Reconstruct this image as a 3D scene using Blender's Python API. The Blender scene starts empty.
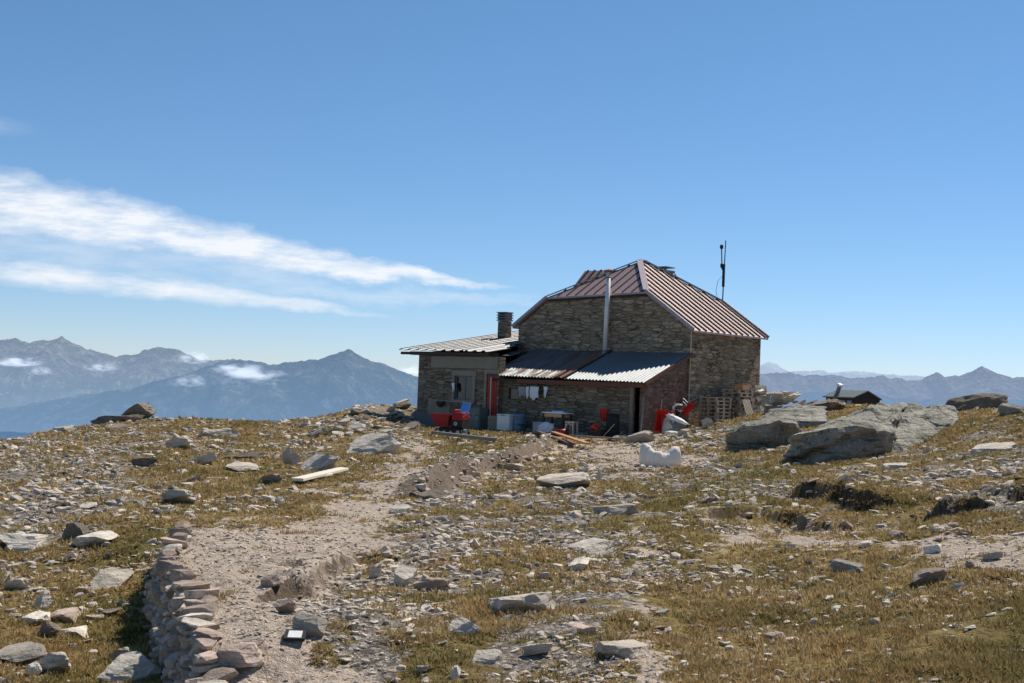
import bpy, bmesh, math, random
import numpy as np
from mathutils import Vector, Matrix

random.seed(7)
RNG = np.random.default_rng(11)
scene = bpy.context.scene
COL = scene.collection
PI = math.pi

# ------------------------------------------------------------------ camera
FPX, PITCH, ROLL, CAMZ = 1300.0, math.radians(1.99), math.radians(2.2), 1.62
def cam_basis():
    cp, sp = math.cos(PITCH), math.sin(PITCH)
    fw = np.array([0, cp, sp]); r = np.array([1, 0, 0.]); u = np.array([0, -sp, cp])
    c, s = math.cos(ROLL), math.sin(ROLL)
    return c*r + s*u, -s*r + c*u, fw
CR, CU, CW = cam_basis()
CAM = np.array([0, 0, CAMZ])
def ray(px, py):
    d = CR*(px-512)/FPX + CU*(341.5-py)/FPX + CW
    return d/d[1]
def at(px, py, y):
    return CAM + ray(px, py)*y
def proj(P):
    P = np.asarray(P, float) - CAM
    z = np.maximum(P @ CW, 1e-3)
    return 512 + FPX*(P @ CR)/z, 341.5 - FPX*(P @ CU)/z

cam_data = bpy.data.cameras.new("camera")
cam = bpy.data.objects.new("camera", cam_data); COL.objects.link(cam)
cam_data.sensor_width = 36; cam_data.lens = FPX/1024*36
cam_data.clip_start = 0.1; cam_data.clip_end = 200000
M = Matrix.Identity(4)
for i in range(3):
    M[i][0], M[i][1], M[i][2], M[i][3] = CR[i], CU[i], -CW[i], CAM[i]
cam.matrix_world = M
scene.camera = cam
scene.view_settings.view_transform = 'Standard'
scene.view_settings.look = 'None'
scene.view_settings.exposure = 0

# house frame
YAW = math.radians(40)
UA = np.array([math.cos(YAW), -math.sin(YAW), 0]); VA = np.array([math.sin(YAW), math.cos(YAW), 0])
HO = np.array([8.436, 60.0, 0.0])
def hl(u, v, z=0.0):
    return HO + UA*u + VA*v + np.array([0, 0, z])
def onv(px, py, v):
    d = ray(px, py); t = ((HO-CAM) @ VA + v)/(d @ VA); P = CAM + d*t - HO
    return float(P @ UA), float(P[2])
def onu(px, py, u):
    d = ray(px, py); t = ((HO-CAM) @ UA + u)/(d @ UA); P = CAM + d*t - HO
    return float(P @ VA), float(P[2])

# sun
SUN_EL, SUN_AZ = math.radians(55), math.radians(46)   # azimuth measured from +y toward +x
SUN_DIR = Vector((math.cos(SUN_EL)*math.sin(SUN_AZ), math.cos(SUN_EL)*math.cos(SUN_AZ), math.sin(SUN_EL)))

# ------------------------------------------------------------------ noise
def _hash(ix, iy, iz, seed):
    h = (ix.astype(np.int64)*374761393 + iy.astype(np.int64)*668265263 + iz.astype(np.int64)*2147483647 + seed*974711) & 0xFFFFFFFF
    h = ((h ^ (h >> 13))*1274126177) & 0xFFFFFFFF
    h = ((h ^ (h >> 16))*2246822519) & 0xFFFFFFFF
    return ((h ^ (h >> 15)) & 0xFFFFFF)/float(0xFFFFFF)
def vnoise(x, y, z=None, seed=0):
    if z is None: z = np.zeros_like(x)
    xi, yi, zi = np.floor(x), np.floor(y), np.floor(z)
    fx, fy, fz = x-xi, y-yi, z-zi
    fx = fx*fx*(3-2*fx); fy = fy*fy*(3-2*fy); fz = fz*fz*(3-2*fz)
    r = 0
    for dx in (0, 1):
        for dy in (0, 1):
            for dz in (0, 1):
                w = (fx if dx else 1-fx)*(fy if dy else 1-fy)*(fz if dz else 1-fz)
                r = r + w*_hash(xi+dx, yi+dy, zi+dz, seed)
    return r*2-1
def fbm(x, y, z=None, seed=0, oct=4, gain=.5):
    r = 0; a = 1; t = 0
    for o in range(oct):
        s = 2.03**o
        r = r + a*vnoise(x*s+o*17.3, y*s-o*9.1, None if z is None else z*s+o*5.7, seed+o); t += a; a *= gain
    return r/t
def sstep(a, b, x):
    t = np.clip((x-a)/(b-a), 0, 1); return t*t*(3-2*t)

# ------------------------------------------------------------------ mesh helpers
def mesh_from(name, V, F, smooth=False):
    me = bpy.data.meshes.new(name)
    me.from_pydata([tuple(map(float, v)) for v in V], [], [tuple(f) for f in F])
    me.update()
    if smooth: me.polygons.foreach_set('use_smooth', [True]*len(me.polygons))
    return me
def mesh_np(name, V, F, smooth=False):
    """V (n,3) array, F (m,k) int array"""
    me = bpy.data.meshes.new(name)
    n, m, k = len(V), len(F), F.shape[1]
    me.vertices.add(n); me.vertices.foreach_set('co', np.ascontiguousarray(V, np.float32).ravel())
    me.loops.add(m*k); me.loops.foreach_set('vertex_index', np.ascontiguousarray(F, np.int32).ravel())
    me.polygons.add(m)
    me.polygons.foreach_set('loop_start', np.arange(0, m*k, k, dtype=np.int32))
    me.polygons.foreach_set('use_smooth', np.full(m, smooth))
    me.update(calc_edges=True)
    return me
def link(name, me, mat=None, parent=None):
    o = bpy.data.objects.new(name, me); COL.objects.link(o)
    if mat is not None: me.materials.append(mat)
    if parent is not None: o.parent = parent
    return o
def tag(o, label=None, cat=None, group=None, kind=None):
    if label: o['label'] = label
    if cat: o['category'] = cat
    if group: o['group'] = group
    if kind: o['kind'] = kind
    elif label: o['kind'] = 'thing'
    return o
def thing(name, label, cat, loc=(0, 0, 0), rz=0, group=None, rot=None):
    o = bpy.data.objects.new(name, None); COL.objects.link(o)
    o.location = tuple(float(c) for c in loc); o.rotation_euler = rot if rot else (0, 0, rz)
    o.empty_display_size = .1
    return tag(o, label, cat, group)
def copy_tree(o, parent=None):
    c = o.copy(); COL.objects.link(c); c.parent = parent
    for ch in list(o.children): copy_tree(ch, c)
    return c

class MB:
    def __init__(s): s.V = []; s.F = []
    def add(s, V, F):
        b = len(s.V); s.V += [tuple(map(float, v)) for v in V]; s.F += [tuple(b+i for i in f) for f in F]; return s
    def box(s, x0, x1, y0, y1, z0, z1, bev=0):
        V = [(x, y, z) for z in (z0, z1) for y in (y0, y1) for x in (x0, x1)]
        return s.add(V, [(0, 2, 3, 1), (4, 5, 7, 6), (0, 1, 5, 4), (2, 6, 7, 3), (0, 4, 6, 2), (1, 3, 7, 5)])
    def bar(s, a, b, w, h=None, up=(0, 0, 1)):
        """rectangular bar from a to b"""
        h = h or w; a = Vector(a); b = Vector(b); d = (b-a).normalized(); up = Vector(up)
        if abs(d.dot(up)) > .98: up = Vector((1, 0, 0))
        x = d.cross(up).normalized(); y = x.cross(d)
        V = []
        for p in (a, b):
            for sx, sy in ((-1, -1), (1, -1), (1, 1), (-1, 1)): V.append(p + x*sx*w/2 + y*sy*h/2)
        return s.add(V, [(3, 2, 1, 0), (4, 5, 6, 7), (0, 1, 5, 4), (1, 2, 6, 5), (2, 3, 7, 6), (3, 0, 4, 7)])
    def tube(s, pts, r, n=8, cap=True):
        pts = [Vector(p) for p in pts]; rs = r if isinstance(r, (list, tuple)) else [r]*len(pts)
        V = []; F = []
        for i, p in enumerate(pts):
            d = (pts[min(i+1, len(pts)-1)] - pts[max(i-1, 0)]).normalized()
            up = Vector((0, 0, 1)) if abs(d.z) < .9 else Vector((1, 0, 0))
            x = d.cross(up).normalized(); y = x.cross(d)
            for k in range(n):
                a = 2*PI*k/n; V.append(p + x*math.cos(a)*rs[i] + y*math.sin(a)*rs[i])
        for i in range(len(pts)-1):
            for k in range(n):
                F.append((i*n+k, i*n+(k+1) % n, (i+1)*n+(k+1) % n, (i+1)*n+k))
        if cap:
            F.append(tuple(range(n-1, -1, -1))); F.append(tuple((len(pts)-1)*n+k for k in range(n)))
        return s.add(V, F)
    def lathe(s, prof, n=20, c=(0, 0, 0)):
        V = []; F = []
        for r, z in prof:
            for k in range(n):
                a = 2*PI*k/n; V.append((c[0]+r*math.cos(a), c[1]+r*math.sin(a), c[2]+z))
        for i in range(len(prof)-1):
            for k in range(n): F.append((i*n+k, i*n+(k+1) % n, (i+1)*n+(k+1) % n, (i+1)*n+k))
        F.append(tuple(range(n-1, -1, -1))); F.append(tuple((len(prof)-1)*n+k for k in range(n)))
        return s.add(V, F)
    def build(s, name, mat, parent=None, smooth=False, bevel=0):
        me = mesh_from(name, s.V, s.F, False)
        bm = bmesh.new(); bm.from_mesh(me)
        bmesh.ops.recalc_face_normals(bm, faces=bm.faces)
        if bevel:
            bmesh.ops.bevel(bm, geom=list(bm.edges), offset=bevel, segments=1, affect='EDGES')
        bm.to_mesh(me); bm.free()
        if smooth: me.polygons.foreach_set('use_smooth', [True]*len(me.polygons))
        return link(name, me, mat, parent)

# ------------------------------------------------------------------ materials
class NT:
    def __init__(s, name):
        s.m = bpy.data.materials.new(name); s.m.use_nodes = True
        s.t = s.m.node_tree; s.t.nodes.clear()
        s.out = s.n('ShaderNodeOutputMaterial')
    def n(s, t, **kw):
        nd = s.t.nodes.new(t)
        for k, v in kw.items():
            if k.startswith('i_'): nd.inputs[k[2:].replace('_', ' ')].default_value = v
            else: setattr(nd, k, v)
        return nd
    def l(s, a, b): s.t.links.new(a, b)
    def val(s, x, inp):
        if hasattr(x, 'links') or isinstance(x, bpy.types.NodeSocket): s.l(x, inp)
        else: inp.default_value = x
    def math(s, op, a, b=0.0, c=None, clamp=False):
        nd = s.n('ShaderNodeMath', operation=op, use_clamp=clamp); s.val(a, nd.inputs[0]); s.val(b, nd.inputs[1])
        if c is not None: s.val(c, nd.inputs[2])
        return nd.outputs[0]
    def mix(s, f, a, b, bt='MIX'):
        nd = s.n('ShaderNodeMix', data_type='RGBA', blend_type=bt)
        s.val(f, nd.inputs[0])
        for x, i in ((a, 6), (b, 7)):
            if isinstance(x, tuple): nd.inputs[i].default_value = (*x, 1) if len(x) == 3 else x
            else: s.l(x, nd.inputs[i])
        return nd.outputs[2]
    def ramp(s, f, stops, interp='LINEAR'):
        nd = s.n('ShaderNodeValToRGB'); nd.color_ramp.interpolation = interp
        e = nd.color_ramp.elements
        while len(e) < len(stops): e.new(.5)
        for el, (p, c) in zip(e, stops):
            el.position = p
            el.color = (c, c, c, 1) if not isinstance(c, tuple) else (*c, 1)
        s.l(f, nd.inputs[0]); return nd.outputs[0]
    def coord(s, kind='Object'):
        return s.n('ShaderNodeTexCoord').outputs[kind]
    def mapping(s, v, scale=(1, 1, 1), rot=(0, 0, 0), loc=(0, 0, 0)):
        nd = s.n('ShaderNodeMapping'); s.l(v, nd.inputs[0])
        nd.inputs['Scale'].default_value = scale; nd.inputs['Rotation'].default_value = rot; nd.inputs['Location'].default_value = loc
        return nd.outputs[0]
    def noise(s, v, scale, detail=4, rough=.55, dist=0):
        nd = s.n('ShaderNodeTexNoise'); s.l(v, nd.inputs['Vector'])
        nd.inputs['Scale'].default_value = scale; nd.inputs['Detail'].default_value = detail
        nd.inputs['Roughness'].default_value = rough; nd.inputs['Distortion'].default_value = dist
        return nd.outputs['Fac']
    def vor(s, v, scale, feature='F1', out='Distance', rnd=1):
        nd = s.n('ShaderNodeTexVoronoi', feature=feature); s.l(v, nd.inputs['Vector'])
        nd.inputs['Scale'].default_value = scale; nd.inputs['Randomness'].default_value = rnd
        return nd.outputs[out]
    def bump(s, h, strength=.5, dist=.05, nrm=None):
        nd = s.n('ShaderNodeBump'); s.l(h, nd.inputs['Height'])
        nd.inputs['Strength'].default_value = strength; nd.inputs['Distance'].default_value = dist
        if nrm is not None: s.l(nrm, nd.inputs['Normal'])
        return nd.outputs[0]
    def bsdf(s, col, rough=.9, metal=0, nrm=None, spec=.3):
        b = s.n('ShaderNodeBsdfPrincipled')
        if isinstance(col, tuple): b.inputs['Base Color'].default_value = (*col, 1)
        else: s.l(col, b.inputs['Base Color'])
        s.val(rough, b.inputs['Roughness']); s.val(metal, b.inputs['Metallic'])
        b.inputs['Specular IOR Level'].default_value = spec
        if nrm is not None: s.l(nrm, b.inputs['Normal'])
        s.l(b.outputs[0], s.out.inputs[0]); return b

def m_plain(name, col, rough=.6, metal=0, var=.25, scale=6, bump=.15, spec=.35):
    t = NT(name); v = t.coord(); n = t.noise(v, scale, 5); n2 = t.noise(v, scale*9, 3)
    d = tuple(c*(1-var) for c in col); b = tuple(min(1, c*(1+var)) for c in col)
    c = t.mix(n, d, b); c = t.mix(t.math('MULTIPLY', t.ramp(n2, [(.5, 0.), (.75, 1.)]), .3), c, tuple(x*.5 for x in col))
    t.bsdf(c, rough, metal, t.bump(n2, bump, .01), spec); return t.m

def m_masonry(name, cols, mortar, sx=2.6, sz=7.0, dark=1.0, bumpd=.05):
    t = NT(name); v = t.coord()
    w = t.n('ShaderNodeTexNoise'); t.l(v, w.inputs['Vector']); w.inputs['Scale'].default_value = 1.7; w.inputs['Detail'].default_value = 3
    vm = t.n('ShaderNodeVectorMath', operation='MULTIPLY_ADD'); t.l(w.outputs['Color'], vm.inputs[0]); vm.inputs[1].default_value = (.16, .16, .045); t.l(v, vm.inputs[2])
    mp = t.mapping(vm.outputs[0], (sx, sx, sz))
    vo = t.n('ShaderNodeTexVoronoi', feature='F1'); t.l(mp, vo.inputs['Vector']); vo.inputs['Scale'].default_value = 1; vo.inputs['Randomness'].default_value = .85
    ve = t.n('ShaderNodeTexVoronoi', feature='DISTANCE_TO_EDGE'); t.l(mp, ve.inputs['Vector']); ve.inputs['Scale'].default_value = 1; ve.inputs['Randomness'].default_value = .85
    sep = t.n('ShaderNodeSeparateColor'); t.l(vo.outputs['Color'], sep.inputs[0])
    n = len(cols)
    c = t.ramp(sep.outputs[0], [((i+.5)/n, cc) for i, cc in enumerate(cols)])
    pit = t.ramp(t.noise(t.mapping(v, (1.2, 1.2, 3.2)), 2.6, 4, .6), [(.56, 0.), (.66, .75)]); c = t.mix(t.math('MULTIPLY', t.noise(v, 14, 5), .5), c, tuple(x*.45 for x in cols[0])); c = t.mix(pit, c, tuple(x*.18 for x in cols[0]))
    big = t.noise(v, .55, 4); c = t.mix(t.ramp(big, [(.42, 0.), (.7, .55)]), c, tuple(x*.6 for x in cols[-1]))
    e = t.ramp(ve.outputs['Distance'], [(.01, .15), (.12, 1.)])
    mort = t.mix(t.ramp(t.noise(v, 1.3, 4), [(.4, 0.), (.6, 1.)]), tuple(x*.22 for x in mortar), mortar)
    c = t.mix(e, mort, c)
    h = t.math('ADD', t.math('MULTIPLY', e, .7), t.math('MULTIPLY', t.noise(v, 20, 4), .5))
    h = t.math('ADD', h, t.math('MULTIPLY', sep.outputs[1], .6))
    t.bsdf(c, .95, 0, t.bump(h, .9, bumpd), .15); return t.m

def m_rock(name, base=(.30, .28, .245), tint=(.34, .28, .22), lichen=(.20, .22, .14), bright=1.0, island=False, strata=(0.1, .25, 0)):
    t = NT(name); v = t.coord('Object')
    if island:
        geo = t.n('ShaderNodeNewGeometry'); v = geo.outputs['Position']; rnd = geo.outputs['Random Per Island']
    else:
        oi = t.n('ShaderNodeObjectInfo'); rnd = oi.outputs['Random']
        geo = t.n('ShaderNodeNewGeometry'); v = geo.outputs['Position']
    b = tuple(x*bright for x in base); ti = tuple(x*bright for x in tint)
    c = t.mix(t.ramp(rnd, [(.1, 0.), (.9, 1.)]), b, ti)
    wv = t.math('FRACT', t.math('MULTIPLY', rnd, 7.31))
    br = t.math('ADD', t.math('MULTIPLY', wv, .75), .62)
    mulc = t.n('ShaderNodeVectorMath', operation='SCALE'); t.l(c, mulc.inputs[0]); t.l(br, mulc.inputs['Scale']); c = mulc.outputs[0]
    st = t.noise(t.mapping(v, (1.2, 1.2, 9), strata), 3.2, 5, .6)
    c = t.mix(t.ramp(st, [(.4, 0.), (.62, .55)]), c, tuple(x*.5 for x in b))
    pt = t.noise(v, 4.5, 6, .65)
    c = t.mix(t.ramp(pt, [(.5, 0.), (.68, .6)]), c, tuple(min(1, x*1.45) for x in b))
    li = t.noise(v, 9, 6, .7)
    c = t.mix(t.ramp(li, [(.55, 0.), (.64, .55)]), c, lichen)
    sp = t.noise(v, 55, 3, .7)
    c = t.mix(t.ramp(sp, [(.52, 0.), (.7, .5)]), c, tuple(x*.35 for x in b))
    h = t.math('ADD', t.math('MULTIPLY', st, .8), t.math('ADD', pt, t.math('MULTIPLY', sp, .25)))
    t.bsdf(c, .93, 0, t.bump(h, .75, .05), .2); return t.m

# ------------------------------------------------------------------ terrain
CTRL = [  # picture column, row, distance
 (778,404,53),(790,410,49),(803,418,46),(728,425,53),(750,421,53),(392,406,69),(350,421,57),
 (0,683,9.5),(0,640,10.8),(0,600,12),(50,560,14),(0,545,15),(0,500,18),(50,500,17.5),(0,470,24),(0,442,33),
 (100,640,11),(130,683,9.2),(130,590,12.4),(100,540,15),(100,500,18.5),(100,460,27),(74,429,42),(156,418,50),(160,470,25),(160,440,36),
 (242,425,55),(307,420,60),(369,409,66),(220,470,26),(230,445,38),(300,470,27),(300,440,42),(340,455,34),(380,430,52),
 (200,683,8.1),(215,640,9.4),(215,600,10.8),(220,560,12.9),(240,525,15.6),(300,683,8.0),(300,600,10.6),(300,560,13.4),(350,520,17),(400,500,19.8),(400,470,27),(420,445,42),(350,500,19),
 (430,683,7.8),(430,600,10.4),(430,550,13.6),(500,683,7.7),(500,600,10.1),(500,540,14),(500,500,20),(600,683,7.5),(600,600,10),(600,540,14.4),
 (600,500,20),(600,470,29),(620,445,46),(470,470,30),(520,450,42),(450,437,57),(500,440,54),(560,440,55),(417,429,66.2),(640,437,57.0),(500,429,62),
 (700,683,7.4),(700,600,10.4),(700,540,14.6),(700,500,20),(700,470,27),(700,445,42),
 (800,683,7.5),(800,600,10.9),(800,540,15),(800,500,19.5),(790,463,30.0),(820,467,29.3),(760,450,37),
 (900,683,7.2),(900,600,10.2),(900,550,13.2),(900,510,17.5),(900,470,25),(900,452,30.5),(950,432,34),
 (1024,683,7),(1000,600,9.4),(1000,550,12),(1000,510,15.5),(1000,480,19),(1000,440,27),(1014,407,37.5),(965,415,38),
]
XY = []; Z = []
for px, py, y in CTRL:
    p = at(px, py, y); XY.append(p[:2]); Z.append(p[2])
def addc(x, y, z): XY.append(np.array([x, y])); Z.append(z)
for u, v, z in ((0,0,.05),(0,7,.4),(-11,7,.3),(-15,3,0.),(-15,9,.2),(-5,-3.4,-.38),(-5,3,-.1),(3,0,.1),(3,6,.6),(3,-3.6,-.35),(6,2,.5)):
    p = hl(u, v); addc(p[0], p[1], z)
for x, y, z in ((0,0,0),(-3,3,-.2),(3,3,.05),(-6,3,-.7),(6,3,.25),(0,-5,0),(-9,0,-1.0),(9,0,.5),(14,10,.9),(16,22,1.5),(20,34,1.7),(-10,12,-.9),(-12,22,-.7),(-14,4,-1.5),
                (22,60,.8),(30,85,-.6),(10,85,-.3),(-8,85,-.2),(20,45,1.2),(30,60,.5),(24,85,-.6),(35,40,1.5),(35,20,1.8),(25,5,1.2),(-20,30,-1.2),(-22,60,-1.5)):
    addc(x, y, z)
XY = np.array(XY); Z = np.array(Z)
def _k(d2): return np.where(d2 > 1e-12, .5*d2*np.log(np.maximum(d2, 1e-12)), 0)
# warp the depth so near and far points are evenly spread
def wrp(X): return np.stack([X[..., 0]/(np.maximum(X[..., 1], -4)+14)*30, np.log(np.maximum(X[..., 1], -6)+14)*22], -1)
def _fit():
    P = wrp(XY); n = len(P); D = ((P[:, None]-P[None])**2).sum(-1)
    A = np.zeros((n+3, n+3)); A[:n, :n] = _k(D) + np.eye(n)*1.2
    A[:n, n] = 1; A[:n, n+1:] = P; A[n, :n] = 1; A[n+1:, :n] = P.T
    b = np.zeros(n+3); b[:n] = Z
    return P, np.linalg.solve(A, b)
TP, TW = _fit()
def tps(x, y):
    out = np.zeros(len(x)); n = len(TP)
    for i in range(0, len(x), 40000):
        Q = wrp(np.stack([x[i:i+40000], y[i:i+40000]], -1))
        d2 = ((Q[:, None]-TP[None])**2).sum(-1)
        out[i:i+40000] = _k(d2) @ TW[:n] + TW[n] + Q @ TW[n+1:]
    return out
XL_Y = [-10, 33, 42, 50, 55, 60, 66, 72, 90]; XL_X = [-15, -12.6, -14.0, -13.9, -11.2, -9.3, -7.4, -7.2, -10]
def base_h(x, y):
    z = tps(np.clip(x, -24, 36), np.clip(y, -5, 90))
    def drop(d):
        d = np.maximum(d, 0); return .8*d*d/(d+3.5)
    z = z - drop(np.interp(y, XL_Y, XL_X) - x) - drop(x-38) - drop(y-92) - drop(-3-y)*.3
    return z
STEPS = []
def seg_sd(x, y, poly):
    best = np.full(x.shape, 1e9); sd = np.zeros(x.shape); along = np.zeros(x.shape)
    L = 0; tot = sum(np.linalg.norm(poly[i+1]-poly[i]) for i in range(len(poly)-1))
    for i in range(len(poly)-1):
        a, b = poly[i], poly[i+1]; d = b-a; l = np.linalg.norm(d); d = d/l
        t = np.clip((x-a[0])*d[0]+(y-a[1])*d[1], 0, l)
        qx, qy = x-a[0]-d[0]*t, y-a[1]-d[1]*t
        dist = np.hypot(qx, qy); sg = np.sign(d[0]*(y-a[1]) - d[1]*(x-a[0]))
        m = dist < best; best = np.where(m, dist, best); sd = np.where(m, dist*sg, sd); along = np.where(m, L+t, along); L += l
    return sd, along, tot
def H0(x, y):
    z = base_h(x, y)
    for poly, h, w, R, wob, endf in STEPS:
        sd, al, tot = seg_sd(x, y, poly)
        wv = wob*fbm(x*1.3, y*1.3, seed=5, oct=3)
        s = sd + wv
        f = sstep(0, endf, al)*sstep(0, endf, tot-al)
        side = (sstep(-w, w, s)-.5)*np.exp(-(s/R)**2)
        z = z + h*f*side*np.where(np.abs(sd) < 3*R, 1, 0)
    return z
def H(x, y):
    x = np.asarray(x, float); y = np.asarray(y, float); sh = x.shape
    x = x.ravel(); y = y.ravel()
    z = H0(x, y)
    z = z + .10*fbm(x*.55, y*.55, seed=21, oct=3) + .045*fbm(x*2.1, y*2.1, seed=31, oct=3)
    z = z + ridge(x, y) + np.clip(26-y, 0, 14)/14*.035*np.abs(fbm(x*4.3, y*4.3, seed=37, oct=2))
    return z.reshape(sh)
def ridge(x, y):
    sd, al, tot = seg_sd(x, y, TRENCH_G)
    f = sstep(0, .8, al)*sstep(0, .8, tot-al)
    wv = .25*fbm(x*1.1, y*1.1, seed=61, oct=2)
    return f*np.exp(-((sd+wv)/.27)**2)*(.15+.06*fbm(x*2.1, y*2.1, seed=67, oct=3))
def hz(x, y): return float(H(np.array([x]), np.array([y]))[0])
def ghit(px, py, fn=None, y0=4.0, y1=100.0):
    """where the line of sight through a picture point first meets the ground"""
    fn = fn or H
    ys = np.geomspace(y0, y1, 700); r = ray(px, py); P = CAM[None] + r[None]*ys[:, None]
    d = P[:, 2] - fn(P[:, 0], P[:, 1])
    i = np.argmax(d < 0)
    if d[i] >= 0: i = int(np.argmin(d)); return P[i]
    i = max(i, 1); t = d[i-1]/(d[i-1]-d[i]); return P[i-1]*(1-t) + P[i]*t
def gpoly(pts): return np.array([ghit(px, py, base_h)[:2] for px, py in pts])
WALL_PX = [(185,524),(170,549),(162,561),(164,575),(172,590),(181,606),(189,626),(196,647),(206,664)]
WALL_G = np.array([ghit(px, py, lambda x, y: base_h(x, y)+.2)[:2] for px, py in WALL_PX])
STEPS.append((WALL_G, .40, .06, 1.2, 0.0, .6))
TRENCH_G = gpoly([(556,444),(528,455),(480,470),(440,486),(408,499)])
STEPS.append((TRENCH_G, -.38, .16, 1.6, .25, 1.2))
STEPS.append((gpoly([(785,489),(830,492),(862,500),(905,507)]), .30, .07, 1.1, .3, .5))
STEPS.append((gpoly([(925,510),(960,514),(998,511)]), .36, .06, .7, .15, .3))
STEPS.append((gpoly([(1004,506),(1020,502),(1070,498)]), .36, .06, .7, .15, .2))
STEPS.append((gpoly([(690,520),(760,512),(800,524),(850,530)]), .2, .12, .6, .25, .5))
STEPS.append((gpoly([(360,560),(330,585),(300,600),(270,590)]), -.18, .1, .7, .2, .3))

# painted areas: polygons that follow the bare path, gravel and turf
def poly_sd(X, Y, poly):
    """signed distance (inside positive)"""
    ins = np.zeros(X.shape, bool); best = np.full(X.shape, 1e9); n = len(poly)
    for i in range(n):
        (x1, y1), (x2, y2) = poly[i], poly[(i+1) % n]
        c = ((y1 > Y) != (y2 > Y)); xi = (x2-x1)*(Y-y1)/((y2-y1) if y2 != y1 else 1e-9)+x1
        ins ^= c & (X < xi)
        dx, dy = x2-x1, y2-y1; t = np.clip(((X-x1)*dx+(Y-y1)*dy)/(dx*dx+dy*dy+1e-9), 0, 1)
        best = np.minimum(best, np.hypot(X-x1-dx*t, Y-y1-dy*t))
    return np.where(ins, best, -best)
DIRT = [[(184,526),(240,521),(300,507),(360,484),(395,462),(412,440),(440,440),(425,470),(405,497),(398,530),(362,562),(318,596),(296,622),(325,650),(372,683),(360,720),(180,720),(232,668),(205,630),(172,600),(160,560)],
        [(556,440),(640,440),(700,446),(690,470),(640,470),(590,462),(540,466)],
        [(690,505),(740,512),(810,530),(900,540),(1040,548),(1040,565),(900,556),(800,548),(720,540)],
        [(628,520),(660,550),(655,600),(662,650),(690,720),(620,720),(640,640),(636,580)]]
GRAV = [[(405,500),(470,482),(540,468),(640,470),(640,500),(610,528),(540,548),(470,600),(400,650),(372,683),(330,650),(275,615),(300,590),(345,562),(390,530)],
        [(690,440),(780,440),(785,470),(700,500),(640,500),(600,480),(640,455)],
        [(0,430),(120,420),(200,440),(160,480),(110,520),(60,560),(0,600)],
        [(300,425),(420,405),(425,430),(350,440)],
        [(560,500),(640,540),(640,640),(600,720),(400,720),(470,640),(520,580)],
        [(830,470),(1024,440),(1040,500),(900,500),(830,490)]]
GREEN = [[(600,500),(700,480),(790,455),(800,486),(760,508),(690,520),(640,545),(600,540)],
         [(60,683),(130,590),(160,560),(170,620),(180,683)],[(430,440),(500,438),(545,446),(470,466),(430,474)]]
def masks(x, y, z):
    P = np.stack([x, y, z], -1); X, Y = proj(P)
    front = y > 2
    n1 = fbm(x*.9, y*.9, seed=41, oct=4); n2 = fbm(x*2.6, y*2.6, seed=47, oct=3); n3 = fbm(x*7, y*7, seed=49, oct=2)
    sc = 1300/np.maximum(y, 4)
    def m(polys, soft, wob):
        r = np.zeros(x.shape)
        for p in polys: r = np.maximum(r, np.clip(.5 + poly_sd(X, Y, p)/(2*soft) + wob*n1 + .7*n2 + .5*n3, 0, 1))
        return np.where(front, r, 0)
    dirt = m(DIRT, 18, .5); grav = m(GRAV, 40, 1.3)*1.0; green = m(GREEN, 25, .5)
    return dirt, grav, green

A_ = np.linspace(-.80, .80, 680)
Yr = np.concatenate([np.linspace(-5, 3.2, 20)[:-1], np.geomspace(4+3.2, 4+98, 760)-4, np.geomspace(101, 900, 40)])
AA, YY = np.meshgrid(A_, Yr); XX = AA*(YY+9)
ZZ = H(XX, YY)
ZZ = np.maximum(ZZ, -420)
GV = np.stack([XX.ravel(), YY.ravel(), ZZ.ravel()], -1)
nr, nc = XX.shape
ii = (np.arange(nr-1)[:, None]*nc + np.arange(nc-1)[None]).ravel()
GF = np.stack([ii, ii+1, ii+nc+1, ii+nc], -1)
dirt, grav, green = masks(GV[:, 0], GV[:, 1], GV[:, 2])

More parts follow.
